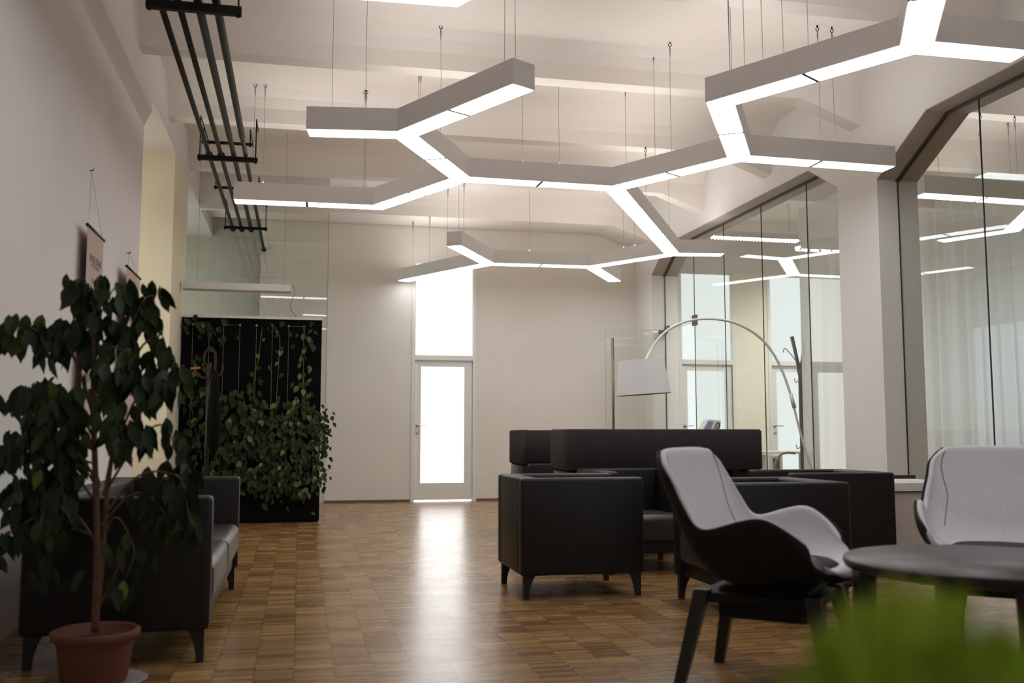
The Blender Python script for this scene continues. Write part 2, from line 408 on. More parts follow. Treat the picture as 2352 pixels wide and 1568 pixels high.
# track groove in the soffits
bm = bmesh.new()
for y0, y1 in ((3.5, 7.17), (9.15, 13.25)):
    box(bm, XG-0.02, XG+0.02, y0, y1, 3.735, 3.765)
for (ya, za), (yb, zb) in (((7.17, 3.752), (7.92, 3.342)), ((13.25, 3.752), (13.85, 3.392)), ((9.15, 3.752), (8.6, 3.432))):
    d = Vector((0, yb-ya, zb-za)); n = Vector((0, -d.z, d.y)).normalized()*0.012
    for dx0, dx1 in ((-0.02, 0.02),):
        vs = [bm.verts.new((XG+dx, yy+s*n.y, zz+s*n.z)) for s in (-1, 1) for (yy, zz) in ((ya, za), (yb, zb)) for dx in (dx0, dx1)]
        for f in ((0, 1, 3, 2), (4, 6, 7, 5), (0, 4, 5, 1), (2, 3, 7, 6), (0, 2, 6, 4), (1, 5, 7, 3)): bm.faces.new([vs[i] for i in f])
bmesh.ops.recalc_face_normals(bm, faces=bm.faces[:])
obj('glazing_track', bm, M_track, wr)

# glazed partition
gp = struct('window_5', None, label='frameless glass partition between lobby and office', cat='window')
def zt(y):
    P = upstand_profile()
    for (a, b), (c, d) in zip(P, P[1:]):
        if a <= y <= c and c > a: return b + (d-b)*(y-a)/(c-a)
    return 3.76
def pane_poly(y0, y1, zbot=0.005):
    ks = [y0] + [k for k in (7.17, 9.15, 13.25, 3.5) if y0 < k < y1] + [y1]
    ks.sort()
    return [(y0, zbot), (y1, zbot)] + [(k, zt(k)-0.02) for k in reversed(ks)]
def pane(y0, y1, zbot=0.005):
    g = 0.004
    bm = bmesh.new(); pts = pane_poly(y0+g, y1-g, zbot)
    vs = [bm.verts.new((XG, a, b)) for a, b in pts]; bm.faces.new(vs)
    return obj('glass_pane', bm, M_glass, gp)
DOOR = (12.72, 13.80); DZ = 2.56
for y0, y1 in ((3.2, 4.4), (4.4, 5.6), (5.6, 6.775), (6.775, 7.915), (8.605, 9.57), (9.57, 10.65), (10.65, 11.72), (11.72, 12.72)): pane(y0, y1)
pane(12.72, 13.82, DZ)
for y in (4.4, 5.6, 6.775, 7.914, 9.57, 10.65, 11.72, 12.72):
    obj('joint', B(XG-0.005, XG+0.005, y-0.004, y+0.004, 0.0, zt(y)-0.015), M_gap, gp)
obj('joint', B(XG-0.005, XG+0.005, 12.72, 13.84, DZ-0.004, DZ+0.002), M_glassedge, gp)
obj('joint', B(XG-0.006, XG+0.006, 13.835, 13.848, 0, 3.38), M_gap, gp)
bm = B(XG-0.02, XG+0.02, 12.66, 12.78, DZ-0.05, DZ+0.10, 0.004); obj('patch_fitting', bm, M_darksteel, gp)
bm = bmesh.new(); box(bm, XG-0.02, XG+0.02, 13.70, 13.84, DZ, DZ+0.06, 0.004); obj('patch_fitting', bm, M_darksteel, gp)
gd = struct('door_4', None, label='clear glass door standing open with twin bar handles', cat='door')
y = 13.79
bm = bmesh.new(); vs = [bm.verts.new(p) for p in ((4.42, y, 0.01), (5.37, y, 0.01), (5.37, y, DZ-0.01), (4.42, y, DZ-0.01))]; bm.faces.new(vs)
leaf = obj('glass_leaf', bm, M_glass, gd)
obj('glass_edge', B(4.414, 4.422, y-0.005, y+0.005, 0.01, DZ-0.01), M_glassedge, leaf)
obj('glass_edge', B(4.42, 5.37, y-0.004, y+0.004, DZ-0.012, DZ-0.004), M_glassedge, leaf)
for s in (-1, 1):
    bm = bmesh.new(); hx = 4.535 + s*0.018
    tube(bm, [(hx, y+s*0.045, 0.5), (hx, y+s*0.045, 2.42)], 0.016, 12)
    for hz in (0.75, 2.20): tube(bm, [(hx, y+s*0.045, hz), (hx, y+s*0.004, hz)], 0.009, 8)
    obj('bar_handle', bm, M_darksteel, leaf, True)
obj('patch_fitting', B(5.26, 5.40, y-0.018, y+0.018, DZ-0.06, DZ+0.0, 0.004), M_darksteel, leaf)
obj('patch_fitting', B(5.26, 5.40, y-0.018, y+0.018, 0.0, 0.06, 0.004), M_darksteel, leaf)

# office shell
struct('wall_far', B(10.1, 10.2, -2.0, 16.0, 0, ZC), M_office, label='far side wall of the office', cat='wall')
w_ = struct('window_6', None, label='daylight window in the far office wall', cat='window')
obj('pane', B(10.07, 10.09, 9.7, 13.0, 0.7, 2.6), M_dayside, w_)
bm = bmesh.new()
for a in (9.63, 10.7, 11.8, 13.0): box(bm, 10.04, 10.1, a, a+0.07, 0.63, 2.67)
for a in (0.63, 2.6): box(bm, 10.04, 10.1, 9.63, 13.07, a, a+0.07)
obj('window_frame', bm, M_white, w_)

bm = bmesh.new()
box(bm, -2.4, 2.5, -2.0, -1.9, 0, ZC); box(bm, 5.17, 10.2, -2.0, -1.9, 0, ZC); box(bm, 2.5, 5.17, -2.0, -1.9, 0, 0.8); box(bm, 2.5, 5.17, -2.0, -1.9, 3.2, ZC)
struct('wall_front', bm, M_wall, label='front wall behind the camera', cat='wall')
w_ = struct('window_9', None, label='daylight windows in the front wall behind the camera', cat='window')
obj('pane', B(2.5, 5.17, -1.97, -1.96, 0.8, 3.2), M_dayfront, w_)
bm = bmesh.new()
for a in (2.5, 3.8, 5.1): box(bm, a, a+0.07, -1.95, -1.88, 0.8, 3.2)
for a in (0.8, 3.13): box(bm, 2.5, 5.17, -1.95, -1.885, a, a+0.07)
obj('window_frame', bm, M_white, w_)

# glass wall at the left end with a header above
YG = 13.2
gl = struct('window_7', None, label='glass wall at the left end above the plant wall', cat='window')
bm = bmesh.new(); vs = [bm.verts.new(p) for p in ((-2.28, YG, 0.01), (0.335, YG, 0.01), (0.335, YG, 3.95), (-2.28, YG, 3.95))]; bm.faces.new(vs)
obj('glass_pane', bm, M_glassleft, gl)
obj('glass_edge', B(0.332, 0.342, YG-0.006, YG+0.006, 0.01, 3.95), M_glassedge, gl)
struct('trim_1', B(XL, 0.345, YG-0.05, YG+0.05, 3.95, ZC), M_ceil, label='white header above the left glass wall', cat='trim')

# ------------------------------------------------------------------ pendant light network
ZL = 3.28; HL = 0.175; WL = 0.195
K = (ZL-1)/2.3
NODES = {k: (v[0]*K, v[1]*K) for k, v in dict(
    J1=(0.748, 7.361), E1=(0.02, 7.46), E2=(1.417, 6.141), J2=(1.394, 8.557), K1=(0.741, 9.833), E3=(-0.674, 9.874),
    J3=(2.856, 8.593), J4=(3.559, 7.397), E4=(4.983, 7.432), K2=(2.836, 6.17), J7=(3.558, 4.987), Eu=(2.86, 3.79), Er=(4.275, 4.983),
    J5=(4.653, 11.658), E5=(5.296, 11.55), J8=(3.907, 12.796), E6=(4.628, 13.945), K3=(0.735, 4.93), L=(-0.68, 4.99), R=(1.395, 3.73), Rp=(0.72, 2.52), Ep=(3.55, 2.6), J9=(2.472, 12.859), E7=(1.814, 11.679), E8=(1.49, 14.60)).items()}
ARMS = [('E1', 'J1', []), ('J1', 'E2', [.5]), ('J1', 'J2', [.5]), ('J2', 'K1', [.5]), ('K1', 'E3', [.5]), ('J2', 'J3', [.5]), ('J3', 'J4', [.5]),
        ('J4', 'E4', [.5]), ('J4', 'K2', [.5]), ('K2', 'J7', [.5]), ('J7', 'Eu', [.5]), ('J7', 'Er', []), ('L', 'K3', [.5]), ('K3', 'R', [.5]), ('R', 'Eu', [.5]), ('R', 'Rp', [.5]), ('Eu', 'Ep', [.5]), ('J3', 'J5', [.2, .4, .6, .8]), ('J5', 'E5', []),
        ('J5', 'J8', [.5]), ('J8', 'E6', []), ('J8', 'J9', [.5]), ('J9', 'E7', [.5]), ('J9', 'E8', [.333, .666])]
CABLES = [(0.186, 7.284), (0.448, 7.308), (1.247, 6.225), (1.366, 6.113), (1.949, 8.47), (3.006, 8.054), (3.069, 7.876), (2.698, 6.063), (2.747, 5.986),
          (2.86, 5.913), (2.95, 5.8), (3.011, 5.656), (3.10, 5.5), (4.29, 7.285), (4.429, 7.293), (-0.496, 9.726), (-0.40, 9.721), (0.589, 9.698),
          (0.874, 8.974), (1.04, 9.095), (1.1, 8.0), (2.3, 8.47), (1.485, 14.2), (1.798, 13.9), (2.042, 13.55), (1.811, 11.767), (2.007, 11.86), (3.009, 12.716),
          (4.069, 12.138), (4.192, 12.0), (3.6, 10.0), (4.4, 11.4), (-0.35, 4.9), (1.1, 4.3), (2.1, 3.8), (0.6, 9.6), (3.2, 6.9), (3.05, 9.05)]

def light_network(root, nodes, arms, cables, up=True):
    adj = {}
    for a, b, j in arms:
        adj.setdefault(a, []).append(b); adj.setdefault(b, []).append(a)
    def corners(i, j, w):
        # left and right outline points of arm i->j at node i
        p = Vector(nodes[i]); d = (Vector(nodes[j])-p).normalized(); n = Vector((-d.y, d.x)); h = w/2
        if len(adj[i]) == 1: return p+n*h, p-n*h
        def meet(side):
            best = None
            for k in adj[i]:
                if k == j: continue
                e = (Vector(nodes[k])-p).normalized()
                ang = math.atan2(d.x*e.y-d.y*e.x, d.dot(e)) % (2*PI)
                if side < 0: ang = 2*PI-ang
                if best is None or ang < best[0]: best = (ang, e)
            ang, e = best
            # intersection of the two offset edges
            t = h/math.tan(ang/2)
            return p + d*t + n*(h*side)
        return meet(1), meet(-1)
    for a, b, js in arms:
        la, ra = corners(a, b, WL); rb, lb = corners(b, a, WL)
        pa, pb = Vector(nodes[a]), Vector(nodes[b])
        poly = [pa] if len(adj[a]) > 1 else []
        poly = ([pa] if len(adj[a]) > 1 else []) + [ra, rb] + ([pb] if len(adj[b]) > 1 else []) + [lb, la]
        bm = bmesh.new()
        zb, zt_ = ZL, ZL+HL
        # housing: outer sides, end caps, top and dark lip underneath
        top = [bm.verts.new((p.x, p.y, zt_)) for p in poly]; bot = [bm.verts.new((p.x, p.y, zb)) for p in poly]
        bm.faces.new(top); bm.faces.new(bot[::-1])
        n = len(poly)
        for i in range(n):
            p, q = poly[i], poly[(i+1) % n]
            inner = (len(adj[a]) > 1 and (p is pa or q is pa)) or (len(adj[b]) > 1 and (p is pb or q is pb))
            if not inner: bm.faces.new((bot[i], bot[(i+1) % n], top[(i+1) % n], top[i]))
        bmesh.ops.recalc_face_normals(bm, faces=bm.faces[:])
        h = obj('housing', bm, M_alu, root)
        # diffuser panels
        w2 = WL-0.018
        la, ra = corners(a, b, w2); rb, lb = corners(b, a, w2)
        d = (pb-pa).normalized(); Ln = (pb-pa).length; nn = Vector((-d.y, d.x))
        cuts = [0.0] + js + [1.0]
        for c0, c1 in zip(cuts, cuts[1:]):
            g = 0.013
            pl = []
            if c0 == 0.0:
                if len(adj[a]) > 1: st = [la, pa, ra]
                else: st = [la + d*0.006, ra + d*0.006]
            else: q = pa + d*(Ln*c0+g); st = [q+nn*w2/2, q-nn*w2/2]
            if c1 == 1.0:
                if len(adj[b]) > 1: en = [rb, pb, lb]
                else: en = [rb - d*0.006, lb - d*0.006]
            else: q = pa + d*(Ln*c1-g); en = [q-nn*w2/2, q+nn*w2/2]
            bm = bmesh.new(); f = bm.faces.new([bm.verts.new((p.x, p.y, ZL-0.004)) for p in st+en])
            f.normal_update()
            if f.normal.z > 0: f.normal_flip()
            obj('diffuser', bm, M_diff, h)
            if c1 < 1.0:
                bm = bmesh.new(); q = pa + d*(Ln*c1)
                vs = [bm.verts.new((*(q+nn*sx*WL/2+d*sy*0.013), ZL-0.003)) for sx, sy in ((-1, -1), (1, -1), (1, 1), (-1, 1))]
                f = bm.faces.new(vs); f.normal_update()
                if f.normal.z > 0: f.normal_flip()
                obj('joint', bm, M_gap, h)
        if up:
            bm = bmesh.new(); e0 = pa + d*min(0.2, Ln*.2); e1 = pb - d*min(0.2, Ln*.2)
            vs = [bm.verts.new((*p, ZL+HL+0.003)) for p in (e0+nn*.06, e0-nn*.06, e1-nn*.06, e1+nn*.06)]
            f = bm.faces.new(vs); f.normal_update()
            if f.normal.z < 0: f.normal_flip()
            obj('indirect_panel', bm, M_up, h)
    # suspension cables snapped to the nearest arm
    for (x, y) in cables:
        q = Vector((x, y)); best = None
        for a, b, js in arms:
            pa, pb = Vector(nodes[a]), Vector(nodes[b]); d = pb-pa
            t = max(0.06, min(0.94, (q-pa).dot(d)/d.length_squared)); c = pa+d*t
            if best is None or (c-q).length < best[0]: best = ((c-q).length, c, d.normalized())
        c = best[1]
        ztop = ZC
        for by, bl in ((6.28, .18), (8.155, .18), (9.97, .18), (11.86, .18), (13.9, .68)):
            if by-0.02 < c.y < by+bl+0.02: ztop = ZB
        z0 = ZL+HL
        bm = bmesh.new()
        jx = random.uniform(-.012, .012)
        tube(bm, [(c.x, c.y, z0+0.03), (c.x+jx*.5, c.y, (z0+ztop)/2), (c.x, c.y, ztop-0.07)], 0.0022, 6)
        cb = obj('cable', bm, M_wire, root)
        bm = bmesh.new()
        tube(bm, [(c.x, c.y, ztop), (c.x, c.y, ztop-0.02)], 0.008, 8)
        tube(bm, [(c.x+0.014*math.sin(t*PI/6), c.y, ztop-0.036+0.016*math.cos(t*PI/6)) for t in range(0, 11)], 0.0035, 6)
        tube(bm, [(c.x, c.y, ztop-0.05), (c.x-.006, c.y, ztop-0.09), (c.x, c.y, ztop-0.17), (c.x+.006, c.y, ztop-0.09), (c.x, c.y, ztop-0.05)], 0.0018, 5)
        obj('hook', bm, M_black, cb)
        bm = bmesh.new()
        tube(bm, [(c.x+0.013*math.sin(2*PI*t/10), c.y, z0+0.016+0.014*math.cos(2*PI*t/10)) for t in range(11)], 0.003, 6)
        obj('eyelet', bm, M_chrome, cb)

net = thing('honeycomb_pendant_light', 'large honeycomb network of glowing strip lights hanging over the lobby', 'pendant light')
light_network(net, NODES, ARMS, CABLES)
net2 = thing('office_pendant_light', 'strip light network hanging in the office behind the glass at the right edge', 'pendant light')
light_network(net2, dict(A=(5.76, 8.14), B=(7.16, 8.18), C=(7.80, 9.37), D=(7.40, 10.08), F=(7.85, 6.95)),
              [('A', 'B', [.5]), ('B', 'C', [.5]), ('C', 'D', []), ('B', 'F', [.5])], [(6.0, 8.15), (6.5, 8.15), (6.9, 8.2), (7.6, 9.6), (7.9, 9.3), (7.9, 7.1)])

# ------------------------------------------------------------------ dark pipes under the ceiling
ZP = 3.695
for i, x in enumerate((-0.905, -0.793, -0.672, -0.560)):
    y1 = 13.18 if i < 3 else 14.58
    p = thing('pipe', ['leftmost of the four dark ceiling pipes, along the left wall', 'second dark ceiling pipe from the left wall', 'third dark ceiling pipe from the left wall',
              'rightmost and longest of the four dark ceiling pipes'][i], 'pipe', (x, 3.5, ZP))
    bm = bmesh.new(); tube(bm, [(0, 0, 0), (0, y1-3.5, 0)], 0.021 if i != 2 else 0.024, 14); obj('tube', bm, M_pipe, p, True)
    bm = bmesh.new(); tube(bm, [(0, y1-3.5-0.055, 0), (0, y1-3.5, 0)], 0.036, 14); obj('flange', bm, M_black, p, True)
    if i >= 2:
        bm = bmesh.new(); tube(bm, [(0, 0, 0), (0, 5.5, 0)], 0.027, 14); obj('sleeve', bm, M_pipe, p, True)
    else:
        bm = bmesh.new(); tube(bm, [(0, 6.14, 0), (0, 6.24, 0)], 0.036, 14); obj('coupling', bm, M_black, p, True)
for i, (yy, z, hw, x0, x1, rl, yb) in enumerate(((6.13, -0.055, .028, -.975, -.405, .37, 6.28), (9.40, .052, .013, -.955, -.49, .20, 9.97), (9.58, -0.05, .024, -1.005, -.445, .36, 9.97),
        (11.15, .052, .013, -.985, -.48, .20, 11.86), (12.86, -0.045, .018, -1.0, -.455, .32, 13.15))):
    lab = ['nearest bracket carrying the dark pipes, at the top edge', 'thin clamp bar just before the middle pipe bracket', 'middle bracket under the four dark pipes', 'thin clamp bar beside the left end of the pendant light',
           'last bracket of the dark pipes before the glass wall'][i]
    h = thing('pipe_hanger', lab, 'bracket', (0, yy, ZP))
    obj('bar', B(x0, x1, -hw*.8, hw*.8, z-hw, z+hw, 0.003), M_black, h)
    for x in (x0+0.02, x1-0.02):
        bm = bmesh.new(); tube(bm, [(x, 0, z-hw-0.012), (x, 0, rl)], 0.006, 8); tube(bm, [(x, 0, z-hw-0.01), (x, 0, z-hw+0.004)], 0.012, 6)
        tube(bm, [(x, -0.006, rl-0.006), (x, yb-yy, rl-0.006)], 0.006, 8)
        obj('rod', bm, M_black, h)

# ------------------------------------------------------------------ armchairs (front = +X)
def leg_mesh(x, y, sx, sy, h=0.142, w=0.075, t=0.045):
    # sabre leg: outer edges straight, inner edges curved
    bm = bmesh.new()
    rings = []
    for k in range(7):
        u = k/6; z = h*(1-u)
        ww = 0.034 + (w-0.034)*(1-u)**2.2
        tt = 0.032 + (t-0.032)*(1-u)**2.2
        rings.append([bm.verts.new((x-sx*a, y-sy*b, z)) for a, b in ((0, 0), (ww, 0), (ww, tt), (0, tt))])
    for a, b in zip(rings, rings[1:]):
        for i in range(4): bm.faces.new((a[i], a[(i+1) % 4], b[(i+1) % 4], b[i]))
    bm.faces.new(rings[0]); bm.faces.new(rings[-1])
    bmesh.ops.recalc_face_normals(bm, faces=bm.faces[:])
    return bm
def cube_seat(root, L, W, H=0.73, seats=1, arm=0.095, back=0.13, seat_m=None, zseat=0.42, b=0.02, cut=0.0):
    # L depth along X, W width along Y
    zb = 0.14
    seat_m = seat_m or M_seatleather
    obj('back', B(-L/2, -L/2+back, -W/2+arm-0.004, W/2-arm+0.004, zb, H, b, 3), M_leather, root, True)
    for s in (-1, 1):
        y0, y1 = (W/2-arm, W/2) if s > 0 else (-W/2, -W/2+arm)
        obj('arm', B(-L/2, L/2-cut, y0, y1, zb, H, b, 3), M_leather, root, True)
    obj('base_rail', B(-L/2+back, L/2-0.03, -W/2+arm, W/2-arm, zb+0.005, zseat-0.16, 0.008), M_leather, root, True)
    sw = (W-2*arm)/seats
    for i in range(seats):
        y0 = -W/2+arm+i*sw
        bm = B(-L/2+back, L/2+0.005, y0+0.003, y0+sw-0.003, zseat-0.20, zseat, 0.05, 4)
        for v in bm.verts:
            if v.co.z > zseat-0.06:
                u = (v.co.x-(-L/2+back))/(L-back); w = (v.co.y-y0)/sw*2-1
                v.co.z += 0.02*(1-w*w)*math.sin(max(0, min(1, u))*PI) - 0.015*(1-u)
        obj('seat_cushion', bm, seat_m, root, True)
    for sx in (-1, 1):
        for sy in (-1, 1):
            obj('leg', leg_mesh(sx*(L/2-0.02), sy*(W/2-0.02), sx, sy, 0.145), M_legwood, root)
G = 'black box armchairs around the lounge'
AW, AL = 0.72, 0.79
a1 = thing('armchair', 'black box armchair nearest the open parquet, facing right', 'armchair', (1.725, 6.21, 0), 0, G)
cube_seat(a1, AL, AW)
dup(a1, 'black box armchair right behind the grey lounge chair, facing left', (2.66, 5.39, 0), PI, G)
dup(a1, 'black box armchair farthest right, beside the white cabinet, facing left', (3.735, 6.58, 0), PI, G)
dup(a1, 'black box armchair facing the camera, between the first armchair and the near high-backed sofa', (2.52, 7.13, 0), -PI/2, G)
sofa = thing('sofa', 'black leather two-seat sofa along the left wall behind the ficus', 'sofa', (-0.76, 5.635, 0), 0)
cube_seat(sofa, 0.78, 2.13, H=0.725, seats=2, back=0.14, zseat=0.43)

# ------------------------------------------------------------------ high-backed sofas (front = +X)
def highback(root, L=0.78, W=1.68):
    cube_seat(root, L, W, H=0.70, seats=2, arm=0.10, seat_m=M_felt, cut=0.24)
    t = 0.085
    zb, zt_ = 0.70, 1.04
    # wrap-around screen with rounded outer corners
    def outline(o, r, n=6):
        x0, x1, y0, y1 = -L/2-0.05+o, L/2-0.22, -W/2-0.02+o, W/2+0.02-o
        pts = [(x1, y0)]
        for k in range(n+1):
            a = -PI/2-k/n*PI/2; pts.append((x0+r+r*math.cos(a), y0+r+r*math.sin(a)))
        for k in range(n+1):
            a = PI-k/n*PI/2; pts.append((x0+r+r*math.cos(a), y1-r+r*math.sin(a)))
        pts.append((x1, y1)); return pts
    po, pi_ = outline(0, 0.10), outline(t, 0.04)
    bm = bmesh.new()
    n = len(po); e = 0.015
    prof = [('o', zb, 0), ('o', zb+e, 1), ('o', zt_-e, 1), ('m', zt_, 0), ('i', zt_-e, 1), ('i', zb+e, 1)]
    cols = []
    for i in range(n):
        o, q = Vector(po[i]), Vector(pi_[i]); mid1 = o.lerp(q, 0.18); mid2 = o.lerp(q, 0.82)
        cols.append([bm.verts.new((*c, z)) for c, z in ((mid1, zb), (o, zb+e), (o, zt_-e), (mid1, zt_), (mid2, zt_), (q, zt_-e), (q, zb+e), (mid2, zb))])
    for a, b in zip(cols, cols[1:]):
        for k in range(8): bm.faces.new((a[k], a[(k+1) % 8], b[(k+1) % 8], b[k]))
    bm.faces.new(cols[0]); bm.faces.new(cols[-1][::-1])
    bmesh.ops.recalc_face_normals(bm, faces=bm.faces[:])
    obj('privacy_screen', bm, M_felt, root, True)
    for yy in (-W/2+0.25, W/2-0.25): obj('screen_bracket', B(-L/2-0.03, -L/2+0.01, yy-0.03, yy+0.03, 0.5, 0.76), M_black, root)
hb = thing('highback_sofa', 'near high-backed sofa with charcoal felt screen, its back to the armchairs', 'sofa', (2.99, 8.06, 0), PI/2)
highback(hb)
hb2 = dup(hb, 'far high-backed sofa with felt screen, nearest the white door', (2.99, 9.56, 0), -PI/2)
hb['group'] = hb2['group'] = 'high-backed sofas facing each other'

# ------------------------------------------------------------------ lounge shell chairs (front = +X)
RIM = [(0.285, 0.235, 0.462), (0.235, 0.285, 0.54), (0.165, 0.335, 0.635), (0.075, 0.355, 0.69), (-0.03, 0.362, 0.672), (-0.155, 0.37, 0.640), (-0.215, 0.366, 0.72), (-0.265, 0.352, 0.81), (-0.305, 0.345, 0.878), (-0.335, 0.295, 0.925)]
CEN = [(0.345, 0.440), (0.300, 0.474), (0.20, 0.452), (0.08, 0.430), (-0.03, 0.425), (-0.13, 0.450), (-0.215, 0.535), (-0.265, 0.66), (-0.315, 0.80), (-0.355, 0.945)]
def shell_pts(off=0.0, nt=12, sub=3):
    R = catmull(RIM, sub); Cc = catmull([(c[0], 0, c[1]) for c in CEN], sub)
    rows = []
    for r, c in zip(R, Cc):
        row = []
        for k in range(-nt, nt+1):
            t = abs(k)/nt; s = 1 if k >= 0 else -1
            fy = math.sin(t*PI/2)**0.68; fz = (1-math.cos(t*PI/2))**1.3
            row.append(Vector((c.x+(r.x-c.x)*fz, s*r.y*fy, c.z+(r.z-c.z)*fz)))
        rows.append(row)
    return rows
def lounge(root):
    rows = shell_pts()
    nr, nc = len(rows), len(rows[0])
    # surface normals pointing out of the sitter's side
    def nrm(i, j):
        a = rows[min(i+1, nr-1)][j]-rows[max(i-1, 0)][j]; b = rows[i][min(j+1, nc-1)]-rows[i][max(j-1, 0)]
        n = a.cross(b)
        return n.normalized() if n.length > 1e-9 else Vector((0, 0, 1))
    ctr = Vector((0.12, 0, 0.72))
    N_ = [[nrm(i, j) for j in range(nc)] for i in range(nr)]
    for i in range(nr):
        for j in range(nc):
            if N_[i][j].dot(ctr-rows[i][j]) > 0: N_[i][j] = -N_[i][j]
    def layer(t0, t1, name, m, shrink=0.0):
        bm = bmesh.new()
        A = [[bm.verts.new(rows[i][j]+N_[i][j]*t0) for j in range(nc)] for i in range(nr)]
        Bv = [[bm.verts.new(rows[i][j]+N_[i][j]*t1) for j in range(nc)] for i in range(nr)]
        for i in range(nr-1):
            for j in range(nc-1):
                bm.faces.new((A[i][j], A[i+1][j], A[i+1][j+1], A[i][j+1])); bm.faces.new((Bv[i][j], Bv[i][j+1], Bv[i+1][j+1], Bv[i+1][j]))
        for i in range(nr-1):
            for j in (0, nc-1): bm.faces.new((A[i][j], Bv[i][j], Bv[i+1][j], A[i+1][j]))
        for j in range(nc-1):
            for i in (0, nr-1): bm.faces.new((A[i][j], A[i][j+1], Bv[i][j+1], Bv[i][j]))
        bmesh.ops.recalc_face_normals(bm, faces=bm.faces[:])
        o = obj(name, bm, m, root, True)
        md = o.modifiers.new('soft', 'SUBSURF'); md.levels = 1; md.render_levels = 1
        return o
    sh = layer(-0.012, 0.016, 'padded_shell', M_grey)
    layer(0.016, 0.030, 'outer_shell', M_shell)
    for s in (-1, 1):
        bm = bmesh.new(); mid = nc//2; path = []
        for i in range(int(nr*0.62), nr-1):
            u = (i-nr*0.62)/(nr*0.38); k = 6.0 + 4.6*max(0, (u-0.35)/0.65)
            j = mid+s*k; j0 = int(math.floor(j)); f = j-j0
            path.append(rows[i][j0].lerp(rows[i][j0+1], f) - N_[i][j0]*0.0125)
        tube(bm, path, 0.0022, 5); obj('seam', bm, M_seam, sh)
    bm = bmesh.new()
    lathe(bm, [(0, 0), (0.17, 0.0), (0.205, 0.012), (0.205, 0.026), (0.18, 0.040), (0, 0.046)], 28)
    for v in bm.verts: v.co = Vector((v.co.x*1.0+0.065, v.co.y*1.12, v.co.z+0.456-0.05*(v.co.x-0.0)*-0.4))
    obj('seat_pad', bm, M_plum, root, True)
    bm = bmesh.new(); box(bm, -0.17, 0.19, -0.165, 0.165, 0.27, 0.40, 0.02, 2); box(bm, -0.245, 0.235, -0.215, 0.215, 0.335, 0.375, 0.012, 2); obj('under_frame', bm, M_shell, root)
    for sx in (-1, 1):
        for sy in (-1, 1):
            bm = bmesh.new()
            t = Vector((sx*0.215, sy*0.20, 0.385)); f = Vector((sx*0.30, sy*0.262, 0.0))
            rings = []
            for k in range(5):
                u = k/4; p = t.lerp(f, u); w = 0.030-0.010*u; h = 0.026-0.008*u
                rings.append([bm.verts.new(p+Vector((a*w, b*h, 0))) for a, b in ((-1, -1), (1, -1), (1, 1), (-1, 1))])
            for a, b in zip(rings, rings[1:]):
                for i in range(4): bm.faces.new((a[i], a[(i+1) % 4], b[(i+1) % 4], b[i]))
            bm.faces.new(rings[0]); bm.faces.new(rings[-1]); bmesh.ops.recalc_face_normals(bm, faces=bm.faces[:])
            obj('leg', bm, M_legwood, root)
GL = 'grey shell lounge chairs at the round table'
l1 = thing('lounge_chair', 'pale grey shell lounge chair in front, turned sideways with dark splayed legs', 'lounge chair', (1.883, 3.724, 0), -0.727, GL)
lounge(l1)
dup(l1, 'pale grey shell lounge chair at the right edge, facing the camera across the round table', (3.21, 3.99, 0), math.radians(226), GL)

# round table
tb = thing('round_table', 'low round dark table between the two grey lounge chairs', 'table', (2.425, 3.115, 0))
bm = bmesh.new(); lathe(bm, [(0, 0.508), (0.455, 0.508), (0.485, 0.516), (0.492, 0.53), (0.492, 0.543), (0.487, 0.551), (0, 0.551)], 72); obj('tabletop', bm, M_table, tb, True)
rt = Vector((0.9772, -0.2127, 0)); dp = Vector((0.2127, 0.9772, 0))
for la, de in ((0.03, 0.38), (-0.43, 0.04), (-0.03, -0.38), (0.43, -0.04)):
    p = rt*la + dp*de; out = p.normalized(); sd = Vector((-out.y, out.x, 0))
    bm = bmesh.new(); rings = []
    for k in range(4):
        u = k/3; w = 0.055-0.025*u; t = 0.03-0.008*u; c = p*(1+0.02*u)
        rings.append([bm.verts.new(c+sd*a*w+out*b*t+Vector((0, 0, 0.509*(1-u)))) for a, b in ((-1, -1), (1, -1), (1, 1), (-1, 1))])
    for a, b in zip(rings, rings[1:]):
        for i in range(4): bm.faces.new((a[i], a[(i+1) % 4], b[(i+1) % 4], b[i]))
    bm.faces.new(rings[0]); bm.faces.new(rings[-1]); bmesh.ops.recalc_face_normals(bm, faces=bm.faces[:])
    obj('leg', bm, M_legwood, tb)

# ------------------------------------------------------------------ arc lamp
al = thing('arc_lamp', 'white arc floor lamp with drum shade curving over the high-backed sofa', 'floor lamp', (4.62, 8.1, 0))
def AL_(p): return (p[0]-4.62, 0, p[1])
bm = bmesh.new(); lathe(bm, [(0, 0), (0.19, 0), (0.19, 0.02), (0.18, 0.03), (0, 0.035)], 40); obj('foot', bm, M_lampwhite, al, True)
lower = catmull([AL_(p) for p in ((4.62, 0.02), (4.615, 0.3), (4.577, 0.555), (4.526, 0.711), (4.44, 0.986), (4.37, 1.27))], 5)
bm = bmesh.new(); tube(bm, lower, 0.0105, 10); obj('pole', bm, M_lampwhite, al, True)
bm = bmesh.new(); tube(bm, [AL_((4.382, 1.235)), AL_((4.345, 1.365))], 0.018, 12); obj('sleeve', bm, M_lampwhite, al, True)
arc = catmull([AL_(p) for p in ((4.37, 1.27), (4.355, 1.331), (4.284, 1.536), (4.182, 1.732), (4.036, 1.888), (3.827, 1.993), (3.596, 2.027), (3.367, 2.002), (3.181, 1.92), (3.057, 1.797), (2.965, 1.649), (2.945, 1.60))], 5)
bm = bmesh.new(); tube(bm, arc, 0.0115, 10); obj('arc', bm, M_lampwhite, al, True)
tilt = Matrix.Translation((2.933-4.62, 0, 1.495)) @ Matrix.Rotation(math.radians(-4.0), 4, 'Y')
bm = bmesh.new()
lathe(bm, [(0.198, 0.15), (0.235, -0.15)], 48)
